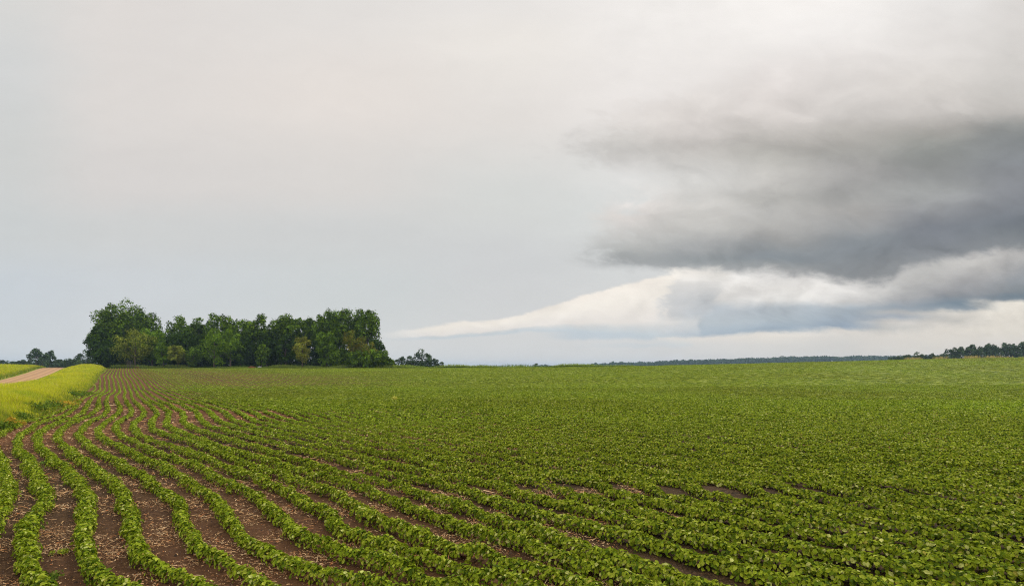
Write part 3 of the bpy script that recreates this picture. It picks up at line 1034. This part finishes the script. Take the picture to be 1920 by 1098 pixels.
W = leafy_clump
W('weed_clump', 'widest dark green weed patch at the foot of the grassy bank, beside the orange weeds', 'weed', 66, dep(776) + 1, 2.4, .75, DKG, 900, .10, 'broad-leaved weeds at the field edge', 1)
W('weed_clump', 'dark green weeds just behind the orange patch at the edge of the crop', 'weed', 92, dep(767) + 1, 2.2, .6, DKG, 700, .10, 'broad-leaved weeds at the field edge', 2)
W('weed_clump', 'dark green weeds on the bank edge where the rows begin to straighten', 'weed', 140, dep(744) + 2, 3.8, .7, DKG, 800, .13, 'broad-leaved weeds at the field edge', 3)
W('weed_clump', 'low dark weeds between the two small orange tufts and the first crop row', 'weed', 8, dep(806) + .6, .9, .5, DKG, 500, .08, 'broad-leaved weeds at the field edge', 4)
W('weed_clump', 'small dark weeds behind the two orange tufts', 'weed', 40, dep(789) + 1.2, 1.1, .55, DKG, 500, .08, 'broad-leaved weeds at the field edge', 5)
W('flowering_weed', 'broad orange-yellow weed patch at the tip of the bank, largest of the orange ones', 'weed', 116, dep(762) + 1.0, 1.9, .55, ORG, 900, .10, 'orange-yellow weeds at the field edge', 6)
W('flowering_weed', 'tall narrow orange weed tuft beside the first crop row', 'weed', 20, dep(800) + .4, .42, .55, ORG[:2], 260, .07, 'orange-yellow weeds at the field edge', 7)
W('flowering_weed', 'low round orange weed tuft beside the taller narrow one', 'weed', 38, dep(797) + .3, .5, .3, ORG, 220, .07, 'orange-yellow weeds at the field edge', 8)
W('flowering_weed', 'small rusty weed tuft at the start of the third crop row', 'weed', 148, dep(752), .8, .35, [(.34, .22, .03), (.25, .26, .04)], 220, .10, 'orange-yellow weeds at the field edge', 9)
W('weed_seedling', 'dark bushy weed alone on bare soil between the second and third crop rows', 'weed', 104, 7.0, .17, .12, DKG + [(.12, .13, .03)], 90, .04, 'small weeds between the crop rows', 11)
W('weed_seedling', 'yellow-green weed leaning out of the third crop row onto bare soil', 'weed', 118, dep(1022), .16, .10, YGR, 60, .045, 'small weeds between the crop rows', 12)
W('weed_seedling', 'small pale weed on the soil next to the second crop row', 'weed', 97, dep(1024), .09, .07, YGR, 35, .035, 'small weeds between the crop rows', 13)
W('weed_seedling', 'yellowish weed at the foot of the sixth crop row', 'weed', 617, dep(1062), .14, .10, ORG[2:] + YGR, 60, .04, 'small weeds between the crop rows', 14)
W('weed_seedling', 'small yellow-green weed between the sixth and seventh crop rows', 'weed', 428, dep(915), .16, .12, YGR, 60, .045, 'small weeds between the crop rows', 15)
W('weed_seedling', 'patch of small green weeds on the soil between the second and third crop rows', 'weed', 82, dep(862), .5, .09, [(.14, .2, .03), (.10, .16, .03)], 160, .045, 'small weeds between the crop rows', 16)
W('weed_seedling', 'tiny yellow weed standing above the closed canopy', 'weed', 740, dep(749), .55, .5, [(.55, .50, .12), (.45, .42, .06)], 60, .13, 'small weeds between the crop rows', 17)


# ------------------------------------------------------------------ trees
def tube(path, rad, sides=7):
    path = np.array(path, dtype=float); k = len(path)
    V = []
    for i in range(k):
        t = path[min(i + 1, k - 1)] - path[max(i - 1, 0)]
        t /= np.linalg.norm(t) + 1e-9
        a = np.cross(t, [0.3, 1, 0.1]); a /= np.linalg.norm(a) + 1e-9
        b = np.cross(t, a)
        th = np.arange(sides) * 2 * np.pi / sides
        V.append(path[i] + rad[i] * (np.cos(th)[:, None] * a + np.sin(th)[:, None] * b))
    V = np.concatenate(V)
    Q = []
    for i in range(k - 1):
        for j in range(sides):
            p, q = i * sides + j, i * sides + (j + 1) % sides
            Q.append([p, q, q + sides, p + sides])
    return V, np.array(Q)


TREE_KINDS = {
    'green': [(.068, .125, .008), (.100, .170, .010), (.042, .082, .007), (.135, .21, .012)],
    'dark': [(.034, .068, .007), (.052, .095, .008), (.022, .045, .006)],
    'bright': [(.115, .205, .010), (.15, .245, .012), (.08, .145, .008)],
    'olive': [(.19, .22, .026), (.24, .265, .032), (.12, .155, .020)],
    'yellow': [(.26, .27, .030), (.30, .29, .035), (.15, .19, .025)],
    'rust': [(.20, .165, .016), (.15, .17, .016), (.10, .14, .012)],
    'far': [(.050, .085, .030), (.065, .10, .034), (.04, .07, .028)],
}


def crown_mesh(r, w, h0, h1, kind, leaf, nl, lobes, spiky, dens=1.0, skew=0.0, openness=0.0, dirs=None):
    """leaf clumps on billows set through the crown's volume; returns arrays and the billow centres"""
    H = h1 - h0
    cz = h0 + H * .52
    cents, rads = [], []
    for j in range(lobes):
        for _ in range(30):
            u = r.normal(0, 1, 3); u /= np.linalg.norm(u)
            q = r.uniform(.45, .92)
            c = np.array([u[0] * q * w * .5, u[1] * q * w * .46, cz + u[2] * q * H * .5])
            lim = w * (.10 + .07 * r.random())
            if all(np.linalg.norm((c - d) / [1, 1, 1.1]) > (lim + e) * .62 for d, e in zip(cents, rads)):
                break
        c[0] += skew * (c[2] - h0)
        cents.append(c)
        rads.append(w * r.uniform(.085, .155))
    cents = np.array(cents); rads = np.array(rads)
    wt = rads ** 2; wt /= wt.sum()
    n = int(nl * dens)
    pick = r.choice(lobes, n, p=wt)
    u = r.normal(0, 1, (n, 3)); u /= np.linalg.norm(u, axis=1, keepdims=True)
    # fewer leaves on the undersides, so limbs and gaps show
    u[:, 2] = np.where((u[:, 2] < -.35) & (r.random(n) < .6), -u[:, 2], u[:, 2])
    rr = rads[pick] * (1 + .35 * np.abs(r.normal(0, .5, n)) - .25 * r.random(n))
    c = cents[pick] + u * rr[:, None] * np.array([1, 1, 1.0 + spiky])
    tuft = r.random(n) < .12 * (1 + 2 * spiky)
    c[tuft] += u[tuft] * (rads[pick][tuft] * .30)[:, None]
    N = u + r.normal(0, .36, (n, 3)); N[:, 2] += .2
    tip = np.stack([u[:, 0] * .7, u[:, 1] * .7, np.full(n, spiky * 1.4 - .15)], -1) + r.normal(0, .6, (n, 3))
    cols = np.array(TREE_KINDS[kind])
    lob_t = r.uniform(.68, 1.3, lobes)  # random tone per billow, light and shade contrast put into the leaf colour
    t = cols[r.integers(0, len(cols), n)] * (lob_t[pick] * r.uniform(.82, 1.2, n))[:, None]
    return scatter(c, N, tip, leaf * r.uniform(.6, 1.4, n), 1, t), cents, rads


def trunk_mesh(r, cents, h0, h1, thick, limbs=7):
    Vs, Qs, off = [], [], 0
    top = h0 + (h1 - h0) * .62
    path = [np.array([0, 0, -.3])]
    for f in (.25, .5, .75, 1.0):
        path.append(np.array([r.normal(0, .02) * h1 * f, r.normal(0, .02) * h1 * f, top * f]))
    V, Q = tube(path, [thick * 1.35, thick, thick * .85, thick * .62, thick * .3])
    Vs.append(V); Qs.append(Q + off); off += len(V)
    order = r.permutation(len(cents))[:limbs]
    for j in order:
        c = cents[j]
        f = r.uniform(.35, .9)
        zb = min(top * f, max(c[2] - .15 * h1, .25 * top))
        b = np.array([0, 0, zb])
        for a in range(4):
            if path[a][2] <= zb <= path[a + 1][2]:
                b = path[a] + (path[a + 1] - path[a]) * (zb - path[a][2]) / (path[a + 1][2] - path[a][2])
        m = b * .45 + c * .55 + [0, 0, -.04 * h1]
        V, Q = tube([b, m, c], [thick * .45, thick * .26, thick * .08], 5)
        Vs.append(V); Qs.append(Q + off); off += len(V)
    return np.concatenate(Vs), np.concatenate(Qs)


def tree(name, label, cat, px, depth, top_py, w_px, kind, group, base_frac=.16, lobes=26, nl=3200, leaf=.62, spiky=.25,
         seed=1, thick=None, skew=0.0, zoff=0.0, limbs=8, height=None):
    depth = depth * S
    r = np.random.default_rng(seed * 13 + 77)
    x = at(px, depth)
    z = float(terrain(x, depth)) + zoff
    h = EYE + (HY - top_py) / F * depth - z if height is None else height
    w = w_px / F * depth * WIDE
    root = empty(name, (x, depth, z), 0)
    tag(root, label, cat, group)
    (V, Fc, C), cents, rads = crown_mesh(r, w * .80, h * base_frac, h * .95, kind, leaf, nl, lobes, spiky, skew=skew)
    mesh_np('crown', V, Fc, MAT_TREE, root, col=C)
    TV, TQ = trunk_mesh(r, cents, h * base_frac, h, thick or max(.1, h * .018), limbs)
    mesh_np('trunk', TV, TQ, MAT_BARK, root, smooth=True)
    return root


WIDE = 1.32
GG = 'trees of the farm grove'
D0 = 318.0
GROVE = [
    # px, depth, top, width, kind, base, label, seed, spiky
    (208, 322, 570, 62, 'green', .10, 'tall broad dark green tree at the road end of the grove, its tallest', 1, .30),
    (240, 326, 563, 72, 'green', .12, 'tallest crown of the grove, rounded green tree behind the pale willow', 2, .30),
    (274, 330, 575, 56, 'green', .12, 'tall tree with ragged top beside the gap in the skyline of the grove', 3, .35),
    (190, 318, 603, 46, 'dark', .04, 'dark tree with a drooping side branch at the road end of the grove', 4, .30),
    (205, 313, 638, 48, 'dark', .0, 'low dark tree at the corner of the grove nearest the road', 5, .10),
    (286, 316, 614, 46, 'bright', .10, 'mid-height bright green tree just behind the pale willow', 6, .05),
    (338, 326, 590, 56, 'green', .10, 'broad green tree after the first gap in the skyline of the grove', 7, .30),
    (368, 330, 589, 40, 'green', .10, 'slim green tree squeezed between two broader ones in the grove', 8, .30),
    (412, 328, 585, 52, 'green', .12, 'rounded green tree rising behind the light green front tree', 9, .25),
    (452, 326, 589, 44, 'green', .16, 'green tree with flat top above the dark hollow of the grove', 10, .30),
    (486, 328, 588, 42, 'green', .22, 'green tree standing just before the open gap in the grove crowns', 11, .35),
    (508, 332, 606, 30, 'dark', .28, 'thin dark tree in the dip between two taller crowns', 12, .25),
    (534, 326, 588, 50, 'green', .42, 'umbrella-shaped tree with bare limbs and sky showing below its crown', 13, .30),
    (572, 330, 590, 40, 'green', .38, 'open-crowned tree with sky gaps beside the umbrella-shaped one', 14, .30),
    (612, 326, 578, 52, 'green', .24, 'tall tree with pointed leaf tufts along its top edge', 15, .45),
    (646, 330, 576, 54, 'green', .28, 'tall tree with forked bare limbs showing under its crown', 16, .45),
    (686, 326, 580, 48, 'green', .36, 'tall tree at the open end of the grove leaning out over the low shrubs', 17, .40),
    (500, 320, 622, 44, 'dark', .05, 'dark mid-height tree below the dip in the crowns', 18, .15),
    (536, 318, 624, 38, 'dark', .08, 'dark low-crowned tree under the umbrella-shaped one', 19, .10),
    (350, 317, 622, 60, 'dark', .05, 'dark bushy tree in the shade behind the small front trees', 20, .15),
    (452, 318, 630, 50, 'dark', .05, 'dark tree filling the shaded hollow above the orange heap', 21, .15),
    (612, 316, 618, 44, 'bright', .05, 'green rounded tree before the tallest pair at the open end of the grove', 22, .12),
    (636, 314, 655, 44, 'green', .0, 'low green bush between the rounded tree and the rusty one', 23, .05),
    (702, 322, 634, 40, 'dark', .04, 'dark lower tree behind the rusty one', 24, .2),
    (304, 334, 622, 40, 'dark', .03, 'dark tree closing the first gap in the skyline of the grove', 51, .2),
    (391, 334, 597, 40, 'dark', .06, 'dark tree seen between the slim green tree and the rounded one', 52, .25),
    (433, 335, 602, 40, 'dark', .06, 'dark tree between the rounded tree and the flat-topped one', 53, .25),
    (470, 335, 600, 36, 'green', .10, 'green tree wedged behind the flat-topped one', 54, .3),
    (592, 334, 600, 38, 'dark', .10, 'dark tree between the open-crowned tree and the pointed tufts', 55, .3),
    (630, 336, 592, 40, 'green', .15, 'green tree joining the two tallest crowns at the open end', 56, .35),
    (668, 334, 600, 36, 'dark', .20, 'dark tree behind the rusty yellow one', 57, .3),
    (225, 336, 590, 60, 'dark', .02, 'dark tree filling in behind the tallest crowns', 58, .2),
    (562, 336, 612, 34, 'dark', .04, 'dark low tree behind the yellow-green small one', 59, .2),
]
FRONT = [
    (253, 306, 618, 66, 'olive', .14, 'pale olive willow in front of the tallest trees', 31, -.05, 'willow_tree'),
    (306, 306, 643, 32, 'bright', .08, 'small round green tree beside the pale willow', 32, .0, 'young_tree'),
    (333, 306, 641, 34, 'olive', .08, 'small pale tree beside the small round green one', 33, .0, 'young_tree'),
    (362, 308, 650, 36, 'green', .0, 'low green tree between the small pale tree and the light green front tree', 34, .0, 'young_tree'),
    (402, 308, 610, 52, 'bright', .03, 'light green tree reaching the ground in front of the rounded tree', 35, .15, 'broadleaf_tree'),
    (432, 310, 616, 42, 'bright', .05, 'leafy green tree leaning against the light green front tree', 36, .15, 'broadleaf_tree'),
    (490, 308, 640, 26, 'green', .06, 'slim green sapling in the shaded hollow', 37, .05, 'young_tree'),
    (567, 306, 631, 36, 'yellow', .12, 'yellow-green small tree glowing against the dark hollow', 38, .05, 'young_tree'),
    (663, 308, 615, 42, 'rust', .30, 'rusty yellow tree with brown trunk among the green ones', 39, .15, 'broadleaf_tree'),
    (690, 307, 640, 34, 'rust', .10, 'rusty olive small tree leaning beside the brown trunk', 40, .05, 'young_tree'),
    (668, 305, 658, 40, 'green', .0, 'round green bush below the rusty yellow tree', 41, .0, 'bush'),
    (692, 305, 656, 38, 'bright', .0, 'bright green bush next to the last bushes of the grove', 42, .0, 'bush'),
    (712, 306, 654, 36, 'green', .0, 'green bush forming the sloping end of the grove', 43, .0, 'bush'),
    (727, 308, 668, 26, 'green', .0, 'smallest bush at the very end of the grove', 44, .0, 'bush'),
]


def build_grove():
    for (px, dpt, top, w, kind, base, label, sd, spiky) in GROVE:
        tree('grove_tree', label, 'tree', px, dpt, top, w, kind, GG, base, 46 if w > 45 else 32, 6400 if w > 45 else 4400, .66, spiky, sd, limbs=12)
    for (px, dpt, top, w, kind, base, label, sd, spiky, nm) in FRONT:
        tree(nm, label, 'bush' if nm == 'bush' else 'tree', px, dpt, top, w, kind, 'small trees and bushes along the front of the grove', base, 24, 2900, .5, spiky, sd, limbs=6)
    # undergrowth that closes the foot of the grove
    r = np.random.default_rng(77)
    Vs, Fs, Cs, off = [], [], [], 0
    n = 22000
    px = r.uniform(192, 735, n); dpt = r.uniform(322, 342, n) * S
    x = at(px, dpt)
    w = Wave(91, 7.0)
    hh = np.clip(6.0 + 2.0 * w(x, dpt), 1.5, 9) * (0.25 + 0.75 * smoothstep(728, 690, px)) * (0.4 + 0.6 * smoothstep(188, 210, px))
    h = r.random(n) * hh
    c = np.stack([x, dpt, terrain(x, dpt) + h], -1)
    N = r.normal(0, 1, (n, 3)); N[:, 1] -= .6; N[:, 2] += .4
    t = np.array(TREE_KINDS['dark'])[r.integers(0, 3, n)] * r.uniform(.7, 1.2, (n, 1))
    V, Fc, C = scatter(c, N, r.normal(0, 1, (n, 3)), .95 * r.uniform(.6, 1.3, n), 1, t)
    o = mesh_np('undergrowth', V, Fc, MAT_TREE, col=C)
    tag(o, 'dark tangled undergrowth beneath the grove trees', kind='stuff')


build_grove()


# far trees: a few grown once, then copied
def proto(kind, spiky, seed, h=12.0, w=11.0, base=.08, leaf=.75, nl=1100, lobes=16):
    r = np.random.default_rng(seed + 900)
    (V, Fc, C), cents, _ = crown_mesh(r, w * .82, h * base, h * .95, kind, leaf, nl, lobes, spiky)
    crown = mesh_np('crown', V, Fc, MAT_TREE, None, col=C, link=False)
    TV, TQ = trunk_mesh(r, cents, h * base, h, .22, 5)
    trunk = mesh_np('trunk', TV, TQ, MAT_BARK, None, smooth=True, link=False)
    return crown, trunk, h, w


PROTOS = [proto('far', .25, 1), proto('far', .05, 2, base=.02), proto('far', .55, 3, w=8.5, base=.15), proto('far', .1, 4, w=13, base=.03)]


def far_tree(name, label, group, px, depth, top_py, w_px, k, cat='tree', drop=0.0):
    crown, trunk, h, w = PROTOS[k]
    depth = depth * S
    x = at(px, depth)
    z = float(terrain(x, depth)) - drop
    root = empty(name, (x, depth, z), random.Random(px * 7 + k).uniform(0, 6.28))
    tag(root, label, cat, group)
    H = EYE + (HY - top_py) / F * depth - z
    W_ = w_px / F * depth * 1.45
    root.scale = (W_ / w, W_ / w, H / h)
    for src in (crown, trunk):
        c = src.copy()
        COL.objects.link(c)
        c.parent = root
    return root


def build_far():
    gl = 'hazy trees beyond the gravel road'
    far_tree('distant_tree', 'tall ragged hazy tree beyond the road, tallest of the pair', gl, 68, 560, 653, 22, 2)
    far_tree('distant_tree', 'smaller ragged hazy tree beside the tallest beyond the road', gl, 93, 565, 657, 18, 2)
    far_tree('distant_tree', 'lone round hazy tree between the road and the grove', gl, 164, 520, 653, 32, 3)
    far_tree('distant_tree', 'low hazy tree between the lone round tree and the grove', gl, 182, 540, 673, 20, 1)
    far_tree('distant_tree', 'low hazy tree touching the foot of the lone round tree on its road side', gl, 147, 540, 670, 18, 0)
    for px, top, w, k, lab in [(112, 672, 20, 1, 'low hazy tree after the ragged pair beyond the road'), (128, 671, 20, 0, 'hazy tree midway between the ragged pair and the lone round tree'),
                               (138, 674, 18, 1, 'low hazy tree two crowns before the lone round tree'), (174, 668, 18, 0, 'hazy tree at the shoulder of the lone round tree on its grove side'),
                               (80, 668, 20, 1, 'dark hazy tree filling the foot of the ragged pair')]:
        far_tree('distant_tree', lab, gl, px, 550, top, w, k)
    r = random.Random(4)
    for i in range(38):
        px = -70 + i * 6.2 + r.uniform(-2, 2)
        far_tree('distant_tree', 'one of the low dark trees of the hazy line beyond the gravel road', 'low trees of the hazy line beyond the gravel road', px, 640 + r.uniform(-20, 25), 675 + r.uniform(-3.5, 3), 18, r.choice([0, 1, 3]))
    ge = 'hazy clump just past the end of the grove'
    for px, top, w, k, lab in [(742, 672, 20, 1, 'low hazy tree next to the last bush of the grove'), (757, 667, 20, 0, 'second low hazy tree past the end of the grove'),
                               (771, 665, 20, 1, 'hazy tree at the foot of the tall one in the small clump'), (790, 653, 34, 3, 'tallest hazy tree of the small clump past the grove'),
                               (800, 672, 24, 1, 'low bushy hazy tree under the tall one of the small clump'), (813, 671, 20, 0, 'round hazy tree after the tall one of the small clump'), (826, 677, 20, 1, 'last and lowest hazy tree of the small clump'), (776, 674, 30, 1, 'dark low hazy bush in front of the small clump')]:
        far_tree('distant_tree', lab, ge, px, 455, top, w, k)
    far_tree('distant_bush', 'small lone bush on the skyline of the open field', 'tiny bushes on the skyline', 1005, 420, 680, 11, 1, 'bush')
    far_tree('distant_bush', 'tiniest bush on the skyline beside the small lone one', 'tiny bushes on the skyline', 1026, 420, 683, 5, 1, 'bush')
    gr = 'trees of the windbreak on the rise'
    for i, (px, top, w, k) in enumerate([(1784, 650, 22, 0), (1800, 650, 20, 2), (1820, 646, 24, 2), (1846, 645, 20, 0), (1858, 644, 20, 2), (1872, 646, 20, 0), (1890, 643, 24, 2), (1906, 643, 18, 0), (1920, 641, 22, 2), (1938, 640, 24, 0), (1960, 641, 24, 2), (1984, 640, 24, 0), (1790, 657, 22, 1), (1812, 655, 24, 1), (1834, 652, 24, 1), (1865, 652, 24, 1), (1898, 651, 24, 1), (1928, 650, 24, 1)]):
        far_tree('windbreak_tree', 'one of the tall hazy trees in the dark windbreak on the rise', gr, px, 640, top, w, k)
    for i, (px, top, w, k) in enumerate([(1672, 668, 14, 1), (1684, 666, 16, 0), (1697, 664, 16, 1), (1711, 659, 24, 3), (1726, 662, 18, 1), (1738, 664, 14, 0), (1750, 661, 15, 0), (1763, 662, 18, 1), (1773, 663, 14, 1), (1690, 668, 18, 1), (1719, 666, 18, 1), (1744, 666, 18, 1), (1757, 665, 16, 1), (1768, 666, 16, 1)]):
        lab = 'rounded hazy tree standing highest in the low part of the windbreak' if i == 3 else 'one of the low hazy trees where the windbreak tapers off'
        far_tree('windbreak_tree', lab, 'highest tree of the low windbreak' if i == 3 else 'low trees of the tapering windbreak', px, 640, top, w, k)
    # wooded ridge on the horizon
    r = np.random.default_rng(31)
    n = 30000
    px = r.uniform(1000, 1760, n)
    dpt = r.uniform(2500, 2700, n) * S
    x = at(px, dpt)
    w1, w2 = Wave(71, 45), Wave(72, 160)
    topy = np.interp(px, [1000, 1080, 1150, 1280, 1400, 1540, 1600, 1660, 1760], [686.6, 685, 681.5, 676.5, 672.5, 669.5, 669, 668.5, 668])
    ztop = EYE + (HY - topy) / F * dpt
    lump = np.abs(w1(x, dpt)) * 2.4 + w2(x, dpt) * 1.2 - 2.0
    zt = ztop + lump
    c = np.stack([x, dpt, zt - r.random(n) ** 1.5 * 26], -1)
    N = r.normal(0, 1, (n, 3)); N[:, 1] -= .8; N[:, 2] += .5
    t = np.array(TREE_KINDS['far'])[r.integers(0, 3, n)] * r.uniform(.7, 1.2, (n, 1))
    V, Fc, C = scatter(c, N, r.normal(0, 1, (n, 3)), 5.5 * r.uniform(.6, 1.3, n), 1, t)
    o = mesh_np('distant_woods', V, Fc, MAT_TREE, col=C)
    tag(o, 'blue wooded ridge along the horizon', kind='stuff')
    # the hill that carries it
    xs = np.linspace(at(980, 2600 * S), at(1800, 2600 * S), 60)
    pxs = 960 + F * xs / (2600 * S)
    top = EYE + (HY - np.interp(pxs, [980, 1080, 1150, 1280, 1400, 1540, 1660, 1800], [688, 686.5, 684, 680, 677, 674, 672, 671])) / F * 2600 * S
    V = []
    for y, f in ((2380, -1), (2480, .55), (2600, .95), (2750, 1.0), (3000, .2), (3200, -1)):
        y = y * S
        V.append(np.stack([xs, np.full_like(xs, y), np.where(f < 0, terrain(xs, np.full_like(xs, y)) - 2, top * f + terrain(xs, np.full_like(xs, y)) * (1 - f) - 6)], -1))
    V = np.concatenate(V)
    idx = np.arange(len(V)).reshape(6, 60)
    Q = np.stack([idx[:-1, :-1], idx[:-1, 1:], idx[1:, 1:], idx[1:, :-1]], -1).reshape(-1, 4)
    o = mesh_np('hill', V, Q, plain('wooded_hill', (.05, .08, .03), .95, .1), smooth=True)
    tag(o, 'low distant hill beneath the blue woods', kind='structure')
    # dry grass along the windbreak's foot
    r = np.random.default_rng(32)
    n = 2600
    px = r.uniform(1690, 1990, n); dpt = r.uniform(308, 316, n) * S
    x = at(px, dpt)
    clump = np.clip(Wave(81, 6.0)(x, dpt * 0) - .1, 0, 1.2)
    V, Q, T, C = blades(x, dpt, (.35 + 1.0 * clump) * r.uniform(.5, 1.1, n), .14 * r.uniform(.5, 1.4, n), .3, np.array([[.42, .33, .16]]) * r.uniform(.7, 1.2, (n, 1)), r)
    o = mesh_np('dry_grass', V, [Q, T], MAT_GRASS, col=C)
    tag(o, 'beige dry grass tufts along the top edge of the rising field', kind='stuff')


build_far()


# ------------------------------------------------------------------ small things at the foot of the grove
def box(bm_list, cx, cy, cz, sx, sy, sz, rz=0.0):
    v = np.array([[a, b, c] for a in (-.5, .5) for b in (-.5, .5) for c in (-.5, .5)]) * [sx, sy, sz]
    c, s = math.cos(rz), math.sin(rz)
    v = np.stack([v[:, 0] * c - v[:, 1] * s, v[:, 0] * s + v[:, 1] * c, v[:, 2]], -1) + [cx, cy, cz]
    f = np.array([[0, 1, 3, 2], [4, 6, 7, 5], [0, 4, 5, 1], [2, 3, 7, 6], [0, 2, 6, 4], [1, 5, 7, 3]])
    bm_list.append((v, f))


def join(parts):
    V, Fc, off = [], [], 0
    for v, f in parts:
        V.append(v); Fc.append(f + off); off += len(v)
    return np.concatenate(V), np.concatenate(Fc)


def build_small():
    # heap of orange earth
    dpt = 303.5 * S
    x = at(472, dpt); z = float(terrain(x, dpt))
    r = np.random.default_rng(88)
    u, v = np.meshgrid(np.linspace(0, 2 * np.pi, 25)[:-1], np.linspace(0, 1, 8))
    rr = 1 - v
    P = np.stack([np.cos(u) * rr * 2.2, np.sin(u) * rr * 1.2, 0.80 * (1 - rr ** 1.8) + r.normal(0, .04, u.shape)], -1).reshape(-1, 3)
    idx = np.arange(24 * 8).reshape(8, 24)
    Q = np.stack([idx[:-1], np.roll(idx, -1, 1)[:-1], np.roll(idx, -1, 1)[1:], idx[1:]], -1).reshape(-1, 4)
    o = mesh_np('earth_heap', P + [0, 0, -.05], Q, plain('orange_earth', (.17, .065, .022), .95, .1), smooth=True)
    o.location = (x, dpt, z)
    tag(o, 'low orange heap lying at the foot of the grove', 'heap')
    # pale tank half hidden behind it
    yt = 306.5 * S
    x = at(487, yt); z = float(terrain(x, yt))
    root = empty('storage_tank', (x, yt, z))
    tag(root, 'small white object resting in grass beside the orange heap', 'tank')
    m = plain('white_paint', (.62, .62, .60), .4, .3)
    V, Q = tube([(-1.15, 0, .95), (-1.08, 0, .95), (-.95, 0, .95), (.95, 0, .95), (1.08, 0, .95), (1.15, 0, .95)], [.02, .26, .42, .42, .26, .02], 14)
    root.scale = (.62, .62, .55)
    mesh_np('tank_body', V, Q, m, root, smooth=True)
    for sx in (-.6, .6):
        p = []
        box(p, sx, 0, .30, .14, .5, .62)
        V, Q = join(p)
        mesh_np('leg', V, Q, m, root)
    V, Q = tube([(0, 0, 1.34), (0, 0, 1.5)], [.11, .10], 10)
    mesh_np('valve_cap', V, Q, m, root)
    # weathered timber frame before the willow
    x = at(243, dpt); z = float(terrain(x, dpt))
    root = empty('timber_frame', (x, dpt, z))
    tag(root, 'thin weathered timber frame standing before the pale willow', 'frame')
    m = plain('grey_wood', (.20, .17, .14), .9, .1)
    for sx, sy in ((-.6, -.5), (.6, -.5), (-.6, .5), (.6, .5)):
        p = []
        box(p, sx, sy, 1.4, .12, .12, 2.9)
        V, Q = join(p)
        mesh_np('post', V, Q, m, root)
    p = []
    box(p, 0, 0, 1.9, 1.45, 1.25, .08)
    V, Q = join(p)
    mesh_np('platform', V, Q, m, root)
    p = []
    for k in range(5):
        box(p, 0, -.58, .35 + k * .32, 1.1, .05, .06)
    V, Q = join(p)
    mesh_np('ladder_rungs', V, Q, m, root)
    # reddish low pile by its side
    x = at(256, dpt); z = float(terrain(x, dpt))
    P2 = P * [1.0, .8, .8]
    o = mesh_np('brush_pile', P2 + [0, 0, -.05], np.stack([idx[:-1], np.roll(idx, -1, 1)[:-1], np.roll(idx, -1, 1)[1:], idx[1:]], -1).reshape(-1, 4), plain('red_brush', (.16, .06, .035), .95, .1), smooth=True)
    o.location = (x, dpt, z)
    tag(o, 'low reddish-brown pile beside the thin timber frame', 'pile')


build_small()


# ------------------------------------------------------------------ the air
def build_haze():
    m = bpy.data.materials.new('haze_air')
    m.use_nodes = True
    nt = m.node_tree
    nt.nodes.clear()
    pv = nt.nodes.new('ShaderNodeVolumePrincipled')
    pv.inputs['Color'].default_value = (.50, .70, .95, 1)
    pv.inputs['Density'].default_value = HAZE
    out = nt.nodes.new('ShaderNodeOutputMaterial')
    nt.links.new(pv.outputs[0], out.inputs['Volume'])
    s, zb, zt = 6100.0, -16.0, 44.0
    v = np.array([[a, b, c] for a in (-s, s) for b in (-s, s) for c in (zb, zt)], dtype=float)
    f = np.array([[0, 1, 3, 2], [4, 6, 7, 5], [0, 4, 5, 1], [2, 3, 7, 6], [0, 2, 6, 4], [1, 5, 7, 3]])
    o = mesh_np('haze', v, f, m)
    tag(o, 'thin bluish haze over the far fields', kind='stuff')


HAZE = 1.3e-4
build_haze()
